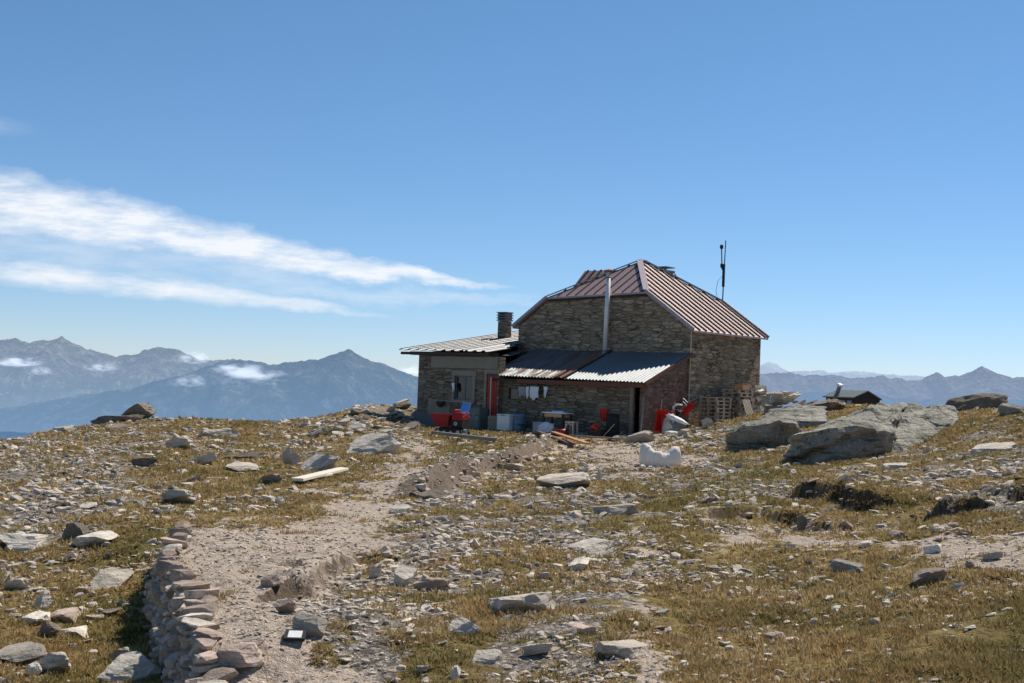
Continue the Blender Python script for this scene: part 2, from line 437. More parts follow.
def m_ground():
    t = NT('alpine_turf'); geo = t.n('ShaderNodeNewGeometry'); v = geo.outputs['Position']
    att = lambda n: t.n('ShaderNodeAttribute', attribute_name=n).outputs['Fac']
    d, g, gr = att('dirt'), att('gravel'), att('green')
    n0 = t.noise(v, .8, 6, .6); n1 = t.noise(v, 3.2, 6, .65); n2 = t.noise(v, 14, 5, .7); n3 = t.noise(v, 60, 3, .7)
    grass = t.ramp(n1, [(.28, (.12, .085, .035)), (.45, (.29, .21, .085)), (.6, (.42, .305, .13)), (.75, (.52, .40, .20))])
    greenc = t.ramp(n1, [(.3, (.075, .075, .022)), (.55, (.19, .17, .05)), (.75, (.29, .24, .085))])
    gm = t.math('ADD', t.ramp(n0, [(.5, 0.), (.68, .5)]), t.math('MULTIPLY', gr, .7), clamp=True)
    c = t.mix(gm, grass, greenc)
    c = t.mix(t.ramp(t.noise(v, .45, 4), [(.45, 0.), (.68, .55)]), c, (.10, .08, .03)); c = t.mix(t.ramp(n2, [(.33, .85), (.5, 0.)]), c, (.035, .026, .012))
    # stones showing between the grass
    vo = t.n('ShaderNodeTexVoronoi', feature='F1'); t.l(t.mapping(v, (1, 1, 1)), vo.inputs['Vector']); vo.inputs['Scale'].default_value = 9
    sep = t.n('ShaderNodeSeparateColor'); t.l(vo.outputs['Color'], sep.inputs[0])
    stone = t.ramp(sep.outputs[0], [(.1, (.24, .205, .17)), (.5, (.40, .35, .295)), (.9, (.62, .56, .49))])
    stone = t.mix(t.ramp(vo.outputs['Distance'], [(.35, 0.), (.65, .8)]), stone, (.07, .055, .04))
    vo2 = t.n('ShaderNodeTexVoronoi', feature='F1'); t.l(v, vo2.inputs['Vector']); vo2.inputs['Scale'].default_value = 27
    sep2 = t.n('ShaderNodeSeparateColor'); t.l(vo2.outputs['Color'], sep2.inputs[0])
    stone2 = t.ramp(sep2.outputs[0], [(.1, (.24, .195, .155)), (.5, (.40, .34, .285)), (.9, (.60, .54, .465))])
    stone2 = t.mix(t.ramp(vo2.outputs['Distance'], [(.35, 0.), (.7, .75)]), stone2, (.08, .06, .045))
    gs = t.mix(t.ramp(n2, [(.42, 0.), (.55, 1.)]), stone, stone2)
    gfac = t.math('ADD', t.math('MULTIPLY', g, .85), t.math('ADD', t.math('MULTIPLY', t.math('SUBTRACT', n1, .56), 1.5), t.math('MULTIPLY', t.math('SUBTRACT', n2, .5), 1.2)))
    c = t.mix(t.ramp(gfac, [(.26, 0.), (.46, 1.)]), c, gs)
    dirtc = t.mix(n1, (.46, .35, .26), (.70, .56, .44))
    dirtc = t.mix(t.ramp(n3, [(.45, 0.), (.7, .7)]), dirtc, (.72, .64, .54))
    dirtc = t.mix(t.ramp(n2, [(.3, .6), (.5, 0.)]), dirtc, (.12, .085, .06))
    dirtc = t.mix(t.ramp(t.noise(v, 6, 4), [(.52, 0.), (.66, .7)]), dirtc, stone2)
    dfac = t.math('ADD', d, t.math('ADD', t.math('MULTIPLY', t.math('SUBTRACT', n2, .5), 1.1), t.math('MULTIPLY', t.math('SUBTRACT', n1, .5), .8)))
    c = t.mix(t.ramp(dfac, [(.42, 0.), (.62, 1.)]), c, dirtc)
    # steep faces are dark earth
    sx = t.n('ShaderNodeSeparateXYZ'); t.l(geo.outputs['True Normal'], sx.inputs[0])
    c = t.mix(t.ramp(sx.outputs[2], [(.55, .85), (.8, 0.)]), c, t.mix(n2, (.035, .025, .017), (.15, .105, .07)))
    ea = att('earth'); c = t.mix(t.ramp(t.math('ADD', ea, t.math('MULTIPLY', t.math('SUBTRACT', n2, .5), .8)), [(.35, 0.), (.6, 1.)]), c, t.mix(n2, (.08, .058, .042), (.40, .315, .24)))
    h = t.math('ADD', t.math('MULTIPLY', n1, 1.2), t.math('ADD', t.math('MULTIPLY', n2, .7), t.math('MULTIPLY', n3, .3)))
    t.bsdf(c, 1.0, 0, t.bump(h, .9, .10), .05); return t.m
def earth_mask(x, y):
    sd, al, tot = seg_sd(x, y, TRENCH_G); return np.exp(-((sd+.1)/.27)**2)*sstep(-.2, .4, al)*sstep(-.2, .4, tot-al)
gme = mesh_np('ground', GV, GF, True)
for nm, arr in (('dirt', dirt), ('gravel', grav), ('green', green), ('earth', earth_mask(GV[:, 0], GV[:, 1]))):
    gme.attributes.new(nm, 'FLOAT', 'POINT').data.foreach_set('value', arr.astype(np.float32))
ground = link('ground', gme, m_ground()); tag(ground, kind='structure')

# ------------------------------------------------------------------ rock shapes
def ico(sub):
    bm = bmesh.new(); bmesh.ops.create_icosphere(bm, subdivisions=sub, radius=1)
    V = np.array([v.co[:] for v in bm.verts]); F = np.array([[v.index for v in f.verts] for f in bm.faces]); bm.free(); return V, F
ICO = {k: ico(k) for k in (1, 2, 3, 4)}
def rock_shape(rng, sub=3, cuts=9, flat=.5, rough=.05, slab=False):
    V, F = ICO[sub]; V = V.copy()
    if rough:
        o = rng.uniform(0, 50); V *= (1+rough*3*fbm(V[:, 0]*1.7+o, V[:, 1]*1.7, V[:, 2]*1.7, seed=2, oct=4))[:, None]
    ns = rng.normal(size=(cuts, 3)); ns /= np.linalg.norm(ns, axis=1)[:, None]
    if slab: ns[0] = (rng.normal()*.12, rng.normal()*.12, 1)
    ns[0] /= np.linalg.norm(ns[0])
    for i, n in enumerate(ns):
        d = rng.uniform(.35, .8) if i else rng.uniform(.3, .6)
        s = V @ n - d; V -= np.where(s > 0, s, 0)[:, None]*n
    if rough:
        o = rng.uniform(0, 50)
        r = fbm(V[:, 0]*2.5+o, V[:, 1]*2.5, V[:, 2]*6, oct=5, gain=.7)
        V *= (1+rough*2*r)[:, None]
    lo, hi = V.min(0), V.max(0)
    V = (V-(lo+hi)/2)/(hi-lo)          # unit box
    V[:, 2] += .5
    return V, F
rr = np.random.default_rng(5)
ROCK_ME = []
M_ROCK = m_rock('grey_schist', (.50, .445, .365), (.55, .45, .355)); M_ROCKW = m_rock('pale_schist', (.66, .595, .50), (.66, .555, .45), (.40, .38, .28))
M_ROCKD = m_rock('dark_schist', (.22, .19, .15), (.25, .185, .13), (.13, .14, .08)); M_ROCKP = m_rock('reddish_schist', (.43, .33, .265), (.50, .385, .31), (.25, .2, .14))
RMAT = {'g': M_ROCK, 'w': M_ROCKW, 'd': M_ROCKD, 'p': M_ROCKP}
def rock_mesh(mat, slab):
    V, F = rock_shape(rr, 4, int(rr.integers(9, 15)), rough=.075, slab=slab)
    me = mesh_np('rock', V, F, False); me.materials.append(RMAT[mat]); return me
ROCKS = {(m, s): [rock_mesh(m, s) for _ in range(7)] for m in 'gwdp' for s in (0, 1)}
def put_rock(p, w, d, h, mat='g', slab=0, sink=.25, tilt=.12, rz=None, label='', group=None, name=None, k=None):
    L = ROCKS[(mat, slab)]; me = L[int(rr.integers(len(L)))] if k is None else L[k]
    o = bpy.data.objects.new(name or ('rock_slab' if slab else 'rock'), me); COL.objects.link(o)
    o.scale = (w, d, h); o.rotation_euler = (rr.normal()*tilt, -.17+rr.normal()*tilt, rr.uniform(-.5, .5) if rz is None else rz)
    o.location = (float(p[0]), float(p[1]), float(p[2]-sink*h))
    return tag(o, label, 'rock', group)
def pix_rock(px, py, wpx, hpx, mat='g', slab=0, label='', group=None, sink=.22, rz=None, depth=1.0, tilt=.1, name=None):
    """a rock whose foot stands where the line of sight to its lower edge meets the ground"""
    p = ghit(px, py); s = p[1]/FPX; w = wpx*s; h = hpx*s/(1-sink)*.95
    d = min(w*depth, 1.6*w)
    if slab: sink = .5; h = hpx*s*.8/(1-sink) + .02
    p = p.copy(); p[1] += d*.35; p[2] = hz(p[0], p[1])
    return put_rock(p, w*1.05, d, h, mat, slab, sink, tilt, rz, label, group, name)
HERO = [
 (116,418,38,9,'d',1,'dark flat slab under the rock on the left skyline'),(137,417,40,14,'d',0,'brown angular rock standing on the left skyline'),
 (113,431,27,8,'d',1,'dark slab lying just below the skyline rock at left'),(62,432,22,6,'w',1,'pale flat slab near the left end of the skyline'),
 (178,449,25,14,'g',0,'grey block with a shaded side, alone on the left slope'),(212,438,36,8,'w',1,'pale flat slab right of the grey block on the left slope'),
 (318,471,46,16,'w',0,'broad pale flat-topped boulder above the two cut boards'),(371,456,56,24,'w',0,'large pale slanted slab leaning out of the grass left of the path'),
 (293,466,17,20,'g',0,'upright grey splinter of rock beside the broad pale boulder'),(177,505,37,13,'g',0,'grey hump of rock alone in the grass above the stone wall'),
 (243,460,33,8,'d',1,'dark thin slab in the middle of the left slope'),(240,471,32,7,'g',1,'long thin grey slab below the dark thin slab on the left slope'),
 (205,465,27,10,'w',0,'pale rock just left of the dark thin slab'),(143,466,25,9,'d',0,'dark-sided rock on the left slope below the grey block'),
 (272,483,23,8,'g',0,'small grey rock left of the cut boards'),(110,588,44,20,'g',0,'big grey lichen-spotted rock in the turf left of the stone wall'),
 (20,550,50,20,'w',1,'pale outcrop at the left edge of the picture'),(76,540,36,17,'d',0,'dark grey outcrop rock beside the pale outcrop at left'),
 (90,546,42,10,'w',1,'long pale slab leaning below the dark grey outcrop rock'),(41,609,19,16,'w',0,'squarish pale stone left of the big lichen-spotted rock'),
 (16,590,26,10,'g',0,'low grey stone near the left edge under the pale outcrop'),(33,624,28,10,'w',1,'pale slab below the squarish pale stone'),
 (60,621,30,10,'p',1,'pinkish flat stone below the big lichen-spotted rock'),(47,636,25,14,'d',0,'dark blocky stone in the lower left grass'),
 (70,637,32,10,'w',1,'pale tilted slab right of the dark blocky stone'),(126,683,62,26,'w',0,'large pale boulder at the foot of the stone wall, lowest left'),
 (18,664,46,15,'g',1,'long grey slab at the lower left corner'),(52,675,32,20,'g',0,'grey ridged rock left of the large pale boulder'),
 (32,676,16,14,'w',0,'small pale upright stone in the lower left corner'),(122,660,24,12,'g',0,'grey stone in the shade above the large pale boulder'),
 (238,674,48,22,'p',0,'big pinkish stone closing the near end of the dry wall'),(252,655,26,13,'p',0,'reddish stone beside the white tile on the bare terrace'),
 (312,639,34,26,'g',0,'block with a deep black shadow beside the white tile'),(272,586,22,10,'p',0,'brown stone in the middle of the bare terrace'),
 (284,614,26,16,'p',0,'brown earthy rock between the terrace and the rubble'),(408,586,28,20,'w',0,'pale block with a dark left face in the central gravel'),
 (431,592,38,13,'p',0,'long pinkish stone right of the pale dark-faced block'),(376,578,13,11,'w',0,'small white stone left of the pale dark-faced block'),
 (462,635,34,17,'w',0,'white flat-topped stone in the turf, lower centre'),(486,663,38,12,'w',0,'white elongated stone below the white flat-topped stone'),
 (456,677,15,10,'w',0,'little white stone at the lower edge of the picture, centre'),(541,656,30,12,'w',0,'pale stone between the white elongated stone and the cracked slab'),
 (523,612,68,20,'w',1,'wide flat pale slab bedded in turf in the lower centre'),(594,556,50,12,'w',1,'flat white slab in the turf right of the central gravel'),
 (581,572,26,9,'w',1,'small flat slab just below the flat white slab'),(622,515,46,12,'g',1,'grey slab with a dark front edge above the flat white slab'),
 (567,488,52,13,'g',1,'wide grey slab with an undercut dark front below the hut'),(580,634,42,12,'p',1,'pinkish flat slab in the turf, lower centre right'),
 (625,658,54,18,'g',1,'cracked grey slab on the narrow path at the lower edge'),(400,513,26,9,'w',0,'white stone in the path below the earth bank'),
 (430,500,30,9,'d',1,'dark slab at the near end of the earth bank'),(513,471,28,6,'w',1,'pale slab at the foot of the earth bank'),
 (549,462,16,5,'w',1,'small pale slab between the earth bank and the wide grey slab'),(709,504,20,6,'p',0,'pinkish stone in the turf left of the big boulder'),
 (851,574,36,13,'g',0,'grey layered rock in the right foreground turf'),(934,584,40,15,'p',0,'rust-coloured wedge of rock in the right foreground'),
 (777,640,22,8,'p',0,'rounded pinkish stone alone in the lower right grass'),(906,538,24,8,'p',1,'pinkish slab on the bare strip below the turf bank'),
 (996,560,20,8,'w',0,'white stone near the right edge below the turf bank'),(848,529,13,8,'p',0,'small orange-pink stone on the bare strip below the turf bank'),
 (899,468,27,6,'w',1,'pale flat stone in the grass below the big boulder'),(1002,451,44,10,'w',1,'pale grey slab at the right edge above the turf bank'),
 (1016,415,26,13,'g',0,'grey rock on the skyline at the right edge'),(803,530,10,15,'d',0,'dark upright stone at the left end of the bare strip'),
 (982,409,62,19,'d',0,'dark outcrop humped on the right skyline'),(643,443,32,12,'g',0,'ragged grey rock behind the white bag'),
 (960,592,12,10,'w',0,'small pale stone touching the rust-coloured wedge'),(975,568,14,9,'p',0,'little brown stone left of the white stone near the right edge'),
 (940,553,20,8,'w',1,'pale thin slab above the rust-coloured wedge'),(640,579,12,9,'d',0,'dark little stone on the narrow path, upper one'),
]
HERO_XY = []
for px, py, w, h, mt, sl, lab in HERO:
    o = pix_rock(px, py, w, h, mt, sl, lab, depth=.8 if not sl else 1.3, tilt=.06 if sl else .1)
    HERO_XY.append((o.location.x, o.location.y, max(o.scale.x, o.scale.y)*.6))

def m_boulder():
    t = NT('lichened_boulder'); v = t.n('ShaderNodeNewGeometry').outputs['Position']
    n1 = t.noise(v, .9, 7, .65, .4); n2 = t.noise(v, 3.5, 6, .7); n3 = t.noise(v, 13, 5, .7); st = t.noise(t.mapping(v, (.7, .7, 7), (.1, .5, 0)), 1.5, 6, .65)
    c = t.ramp(n1, [(.3, (.19, .178, .145)), (.5, (.38, .355, .29)), (.7, (.58, .54, .45))])
    c = t.mix(t.ramp(n2, [(.5, 0.), (.6, .8)]), c, (.34, .32, .245)); c = t.mix(t.ramp(n3, [(.56, 0.), (.63, .8)]), c, (.70, .66, .57))
    c = t.mix(t.ramp(t.noise(v, 6, 5, .7), [(.57, 0.), (.66, .7)]), c, (.07, .065, .05)); c = t.mix(t.ramp(st, [(.53, 0.), (.62, .8)]), c, (.10, .09, .07))
    h = t.math('ADD', t.math('MULTIPLY', st, -1.2), t.math('ADD', n2, t.math('MULTIPLY', n3, .5)))
    t.bsdf(c, .95, 0, t.bump(h, .9, .16), .15); return t.m
# convex boulders built from their own corner points
def hull_rock(name, hulls, mat, label, sub=4, amp=.05, crk=1.0, strata_dir=(.12, .25, 1)):
    bmT = bmesh.new()
    for pts in hulls:
        bm = bmesh.new()
        for p in pts: bm.verts.new(tuple(map(float, p)))
        res = bmesh.ops.convex_hull(bm, input=bm.verts)
        bmesh.ops.delete(bm, geom=[e for e in res['geom_interior'] if isinstance(e, bmesh.types.BMVert)], context='VERTS')
        bmesh.ops.triangulate(bm, faces=bm.faces)
        for _ in range(sub):
            el = [e for e in bm.edges if e.calc_length() > .11]
            if not el: break
            bmesh.ops.subdivide_edges(bm, edges=el, cuts=1); bmesh.ops.triangulate(bm, faces=bm.faces)
        bmesh.ops.smooth_vert(bm, verts=bm.verts, factor=.2, use_axis_x=True, use_axis_y=True, use_axis_z=True)
        bm.normal_update()
        C = np.array([v.co[:] for v in bm.verts]); N = np.array([v.normal[:] for v in bm.verts])
        sd = np.array(strata_dir); sd = sd/np.linalg.norm(sd); q = C @ sd
        st = vnoise(q*4.5+fbm(C[:, 0], C[:, 1], C[:, 2], seed=3)*.8, C[:, 0]*.4, C[:, 1]*.4, seed=9)
        r = amp*1.6*np.clip(st*2.6, -.8, .8) + amp*2.2*fbm(C[:, 0]*1.3, C[:, 1]*1.3, C[:, 2]*1.3, seed=13, oct=5, gain=.6)
        for _ in range(7):
            nn = np.array([rr.normal()*.8, rr.normal()*.5, rr.normal()*.9]) + (sd*1.6 if _ % 2 else 0); nn /= np.linalg.norm(nn)
            dd = (C-C.mean(0)) @ nn - rr.uniform(-1.2, 1.2) + .12*fbm(C[:, 0]*2, C[:, 1]*2, C[:, 2]*2, seed=_, oct=3)
            r = r - crk*.11*np.exp(-(dd/.045)**2) + crk*.05*np.sign(dd)*np.exp(-(dd/.5)**2)
        C = C + N*r[:, None]
        for v, c in zip(bm.verts, C): v.co = c
        tmp = bpy.data.meshes.new('t'); bm.to_mesh(tmp); bmT.from_mesh(tmp); bpy.data.meshes.remove(tmp); bm.free()
    c = np.mean([v.co[:] for v in bmT.verts], axis=0); zmin = min(v.co.z for v in bmT.verts)
    for v in bmT.verts: v.co -= Vector((c[0], c[1], zmin))
    me = bpy.data.meshes.new(name); bmT.to_mesh(me); bmT.free()
    o = link(name, me, mat); o.location = (c[0], c[1], zmin); tag(o, label, 'boulder'); return o
def pts(L): return [at(*p) for p in L]
def under(P, dz=.5): return [p - np.array([0, 0, dz]) for p in P]
f1 = pts([(787,449,30.6),(801,462,30.0),(820,467,29.6),(850,461,30.2),(880,457,30.9)])
B1 = f1 + under(f1) + pts([(788,440,30.2),(800,434,29.4),(828,427,28.9),(860,427,29.5),(884,431,30.2),(841,418,32.0),(865,408,33.2),(884,401,34.5),(905,406,35),(900,440,32),(906,408,38),(845,420,38),(800,440,36)])
f2 = pts([(880,458,30.9),(905,449,31.4),(947,431,34.2),(959,421,36.2)])
B2 = f2 + under(f2) + pts([(884,436,31.6),(902,420,32.6),(905,407,35.2),(930,404,37),(952,408,38.2),(960,414,37.6),(949,423,35),(905,408,39),(950,410,40)])
M_BLD = m_boulder()
hull_rock('boulder', [B1, B2], M_BLD, 'huge lichen-covered boulder with overhanging front, right of the hut', 5, .06, .6, (-.42, .12, .9))
fB = pts([(728,443,37.5),(745,446,37.2),(782,444,37.4),(799,440,37.9)])
BB = fB + under(fB) + pts([(729,434,37.0),(745,426,36.8),(780,421,37.0),(796,425,37.5),(790,419,41),(745,425,41)])
hull_rock('boulder', [BB], M_BLD, 'low grey boulder between the pallets and the huge boulder', 5, .05, .5)
fC = pts([(763,420,43),(795,424,42.5),(828,421,42)])
BC = fC + under(fC) + pts([(768,411,45),(797,405,46),(826,407,46),(800,407,49)])
hull_rock('boulder', [BC], M_BLD, 'pale flat-topped boulder just behind the low grey boulder', 5, .035, .25)
fD = pts([(806,411,48.5),(820,417,48),(848,414,48.6)])
BD = fD + under(fD) + pts([(808,405,47.2),(828,402,46.8),(846,404,47.2),(848,409,48.5),(830,402,52)])
hull_rock('boulder', [BD], M_ROCKD, 'dark flat boulder just below the small far shed', 4, .05)

# rubble heap left of the hut, stones beside the pallets, loose stones on the ground
def region_rocks(poly, n, smin, smax, mats, slabp, label, group, mind=.8, hr=(.35, .6), lift=0, snk=None):
    P = np.array(poly); lo, hi = P.min(0), P.max(0); made = 0; tries = 0
    while made < n and tries < n*30:
        tries += 1
        px, py = rr.uniform(lo[0], hi[0]), rr.uniform(lo[1], hi[1])
        if poly_sd(np.array([px]), np.array([py]), poly)[0] < 0: continue
        g = ghit(px, py)
        if any((g[0]-a)**2+(g[1]-b)**2 < (c*mind)**2 for a, b, c in HERO_XY): continue
        w = (smin + (smax-smin)*rr.random()**2.2); s = g[1]/FPX
        sl = int(rr.random() < slabp); wpx = w; w = w*s; h = w*rr.uniform(*hr)*(.45 if sl else 1)
        g = g.copy(); g[2] += lift*rr.random()
        put_rock(g, w, w*rr.uniform(.6, 1.2), h, mats[int(rr.integers(len(mats)))], sl, snk if snk is not None else (.36 if sl else .28), .12 if snk is None else .22, rr.uniform(-.7, .7), label, group)
        HERO_XY.append((g[0], g[1], w*.5)); made += 1
region_rocks([(300,428),(330,418),(375,408),(415,402),(418,428),(395,434),(350,438),(305,440)], 56, 7, 23, 'ggwwd', .7, 'angular slab in the rubble heap left of the hut', 'slabs in the rubble heap', .28, (.45, .7), .04, .15)
region_rocks([(755,398),(785,398),(815,404),(800,412),(765,416)], 18, 8, 28, 'wgwd', .8, 'pale slab heaped at the right-hand corner of the hut', 'slabs heaped at the hut corner', .3, (.5, .8), .15, .08)
region_rocks([(666,428),(690,424),(728,426),(732,438),(690,440),(668,436)], 14, 8, 20, 'wpwg', .3, 'pale stone in the small heap in front of the pallets', 'stones before the pallets', .35, (.5, .8), .1)
region_rocks([(0,446),(150,425),(260,430),(300,450),(260,490),(170,520),(120,575),(0,600)], 40, 7, 24, 'wgwgd', .6, 'small flat stone scattered on the grassy left slope', 'stones on the left slope', 1.0)
region_rocks([(0,600),(120,590),(140,640),(100,683),(0,683)], 10, 9, 20, 'wgwp', .5, 'small stone in the turf of the lower left corner', 'stones in the lower left turf', 1.0)
region_rocks([(250,610),(330,580),(420,540),(520,500),(600,480),(640,510),(560,570),(420,660),(380,683),(270,683)], 30, 7, 17, 'wgpd', .4, 'small stone lying in the central gravel', 'stones in the central gravel', 1.0)
region_rocks([(430,683),(520,600),(620,560),(700,560),(720,683)], 14, 7, 18, 'wgwp', .6, 'small stone in the lower centre turf', 'stones in the lower centre turf', 1.0)
region_rocks([(730,540),(900,545),(1024,550),(1024,683),(730,683)], 22, 7, 16, 'wgpw', .5, 'small stone in the grass of the lower right', 'stones in the lower right grass', 1.0)
region_rocks([(830,480),(960,440),(1024,430),(1024,500),(930,505)], 14, 7, 16, 'wgd', .6, 'small stone on the slope below the big boulder', 'stones above the turf bank', 1.0)
region_rocks([(405,500),(440,478),(500,458),(550,445),(555,452),(500,472),(450,490)], 16, 6, 15, 'dpdp', .2, 'earthy brown stone in the dug-up bank before the hut', 'stones in the dug-up bank', .3, (.5, .8))

# loose gravel too small and many to count
def gravel():
    T = []
    g = np.random.default_rng(3)
    for k in range(14): T.append(rock_shape(g, 1, 7, rough=0, slab=bool(k % 2)))
    n = 230000
    y = np.exp(g.uniform(math.log(5.0), math.log(72), n)); a = g.uniform(-.47, .47, n); x = a*y
    z = H(x, y); d, gr, gn = masks(x, y, z)
    cl = fbm(x*.8, y*.8, seed=77, oct=3)
    pr = np.clip(.17 +   .42*d + .47*gr - .18*gn + .85*cl + .5*earth_mask(x, y), .03, 1)
    keep = g.random(n) < pr
    keep &= x > np.interp(y, XL_Y, XL_X)-3
    u_, v_ = (x-HO[0])*UA[0]+(y-HO[1])*UA[1], (x-HO[0])*VA[0]+(y-HO[1])*VA[1]
    keep &= ~((u_ < .3) & (v_ > -3.6) & (v_ < 8) & (u_ > -16))
    x, y, z, d = x[keep], y[keep], z[keep], d[keep]
    px = .8 + 8*g.random(len(x))**6
    px = np.where((d < .4) & (g.random(len(x)) < .06), px+1.6, px)
    px = np.where(d > .6, np.minimum(px*.8, 3.2), px)
    px = np.where(y > 22, px*.78, px)
    r = np.minimum(px*y/FPX, .24)
    Vs, Fs = [], []; off = 0
    tid = g.integers(len(T), size=len(x)); ang = g.normal(size=len(x))*.7; fl = g.uniform(.3, .95, len(x)); asp = g.uniform(.8, 1.9, len(x)); tlt = .16+g.normal(size=len(x))*.3
    for k, (V, F) in enumerate(T):
        m = tid == k; c, s = np.cos(ang[m]), np.sin(ang[m]); R = r[m]
        lx = V[None, :, 0]*R[:, None]*asp[m][:, None]; ly = V[None, :, 1]*R[:, None]; lz = (V[None, :, 2]-.5)*(R*fl[m])[:, None]
        ct, st_ = np.cos(tlt[m])[:, None], np.sin(tlt[m])[:, None]; lx, lz = lx*ct-lz*st_, lx*st_+lz*ct+(R*fl[m]*.12)[:, None]
        W = np.stack([x[m][:, None]+lx*c[:, None]-ly*s[:, None], y[m][:, None]+lx*s[:, None]+ly*c[:, None], z[m][:, None]+lz], -1)
        Vs.append(W.reshape(-1, 3)); Fs.append((F[None]+(np.arange(m.sum())*len(V))[:, None, None]+off).reshape(-1, 3)); off += m.sum()*len(V)
    me = mesh_np('gravel', np.concatenate(Vs), np.concatenate(Fs), False)
    o = link('gravel', me, m_rock('gravel_stone', (.65, .56, .46), (.60, .475, .365), (.44, .40, .29), 1.0, island=True))
    tag(o, 'pale loose gravel and chips strewn over path and turf', 'gravel', kind='stuff')
gravel()

def m_grass():
    t = NT('dry_alpine_grass'); geo = t.n('ShaderNodeNewGeometry'); rnd = geo.outputs['Random Per Island']; v = geo.outputs['Position']
    gn = t.n('ShaderNodeAttribute', attribute_name='green').outputs['Fac']
    c1 = t.ramp(rnd, [(0., (.24, .165, .07)), (.4, (.41, .285, .13)), (.75, (.54, .39, .19)), (1., (.68, .53, .31))])
    c2 = t.ramp(rnd, [(0., (.135, .122, .04)), (.5, (.27, .23, .08)), (1., (.40, .32, .13))])
    f = t.math('ADD', t.ramp(t.noise(v, .9, 5), [(.47, 0.), (.66, .75)]), t.math('MULTIPLY', gn, .7), clamp=True)
    c = t.mix(f, c1, c2)
    c = t.mix(t.ramp(t.noise(v, 2.2, 4), [(.52, 0.), (.72, .6)]), c, (.34, .19, .075)); c = t.mix(t.ramp(t.noise(v, .45, 4), [(.45, 0.), (.68, .5)]), c, (.17, .15, .05)); c = t.mix(t.ramp(t.noise(v, 5, 3), [(.58, 0.), (.72, .6)]), c, (.10, .075, .03))
    d = t.n('ShaderNodeBsdfDiffuse'); t.l(c, d.inputs[0]); tr = t.n('ShaderNodeBsdfTranslucent'); t.l(c, tr.inputs[0])
    mx = t.n('ShaderNodeMixShader'); mx.inputs[0].default_value = .3; t.l(d.outputs[0], mx.inputs[1]); t.l(tr.outputs[0], mx.inputs[2]); t.l(mx.outputs[0], t.out.inputs[0])
    return t.m
def grass():
    g = np.random.default_rng(8)
    n = 100000
    y = np.exp(g.uniform(math.log(4.8), math.log(66), n)); a = g.uniform(-.47, .47, n); x = a*y
    z = H(x, y); d, gr, gn = masks(x, y, z)
    cl = fbm(x*1.1, y*1.1, seed=91, oct=4)
    pr = np.clip(.78 + .3*gn - 1.15*d - .80*gr + .9*cl + 1.0*fbm(x*3.3, y*3.3, seed=95, oct=2) - 2*earth_mask(x, y), .0, 1)
    keep = (g.random(n) < pr) & (x > np.interp(y, XL_Y, XL_X)-3)
    u_, v_ = (x-HO[0])*UA[0]+(y-HO[1])*UA[1], (x-HO[0])*VA[0]+(y-HO[1])*VA[1]
    keep &= ~((u_ < .5) & (v_ > -4.6) & (v_ < 8) & (u_ > -16))
    x, y, z, gn = x[keep], y[keep], z[keep], gn[keep]; m = len(x)
    B = 20
    rad = np.clip(.035+.0022*y, 0, .13)*g.uniform(.5, 1.6, m); size = np.clip(.028+.0009*y, 0, .075)*g.uniform(.5, 1.5, m)
    ang = g.uniform(0, 6.28, (m, B)); rr_ = np.sqrt(g.random((m, B)))
    bx = x[:, None]+np.cos(ang)*rr_*rad[:, None]*1.2; by = y[:, None]+np.sin(ang)*rr_*rad[:, None]
    bz = z[:, None]+(1-rr_**2)*rad[:, None]*.35-.015
    a2 = ang+g.normal(size=(m, B))*.7; lean = .25+rr_*.95+g.normal(size=(m, B))*.2; L = size[:, None]*g.uniform(.6, 1.3, (m, B))
    wd = np.clip(y*.00055, .003, .03)[:, None]*g.uniform(.7, 1.6, (m, B))
    pa = a2+PI/2
    base = np.stack([bx, by, bz], -1)
    side = np.stack([np.cos(pa), np.sin(pa), 0*pa], -1)*wd[..., None]
    tip = base + np.stack([np.cos(a2)*np.sin(lean)*L, np.sin(a2)*np.sin(lean)*L, np.maximum(np.cos(lean), .05)*L+.004], -1)
    V = np.stack([base-side, base+side, tip], 2).reshape(-1, 3)
    F = np.arange(len(V)).reshape(-1, 3)
    me = mesh_np('grass', V, F, False)
    me.attributes.new('green', 'FLOAT', 'POINT').data.foreach_set('value', np.repeat(gn, B*3).astype(np.float32))
    o = link('grass', me, m_grass()); tag(o, 'dry golden alpine grass growing in tussocks between the stones', 'grass', kind='stuff')
grass()

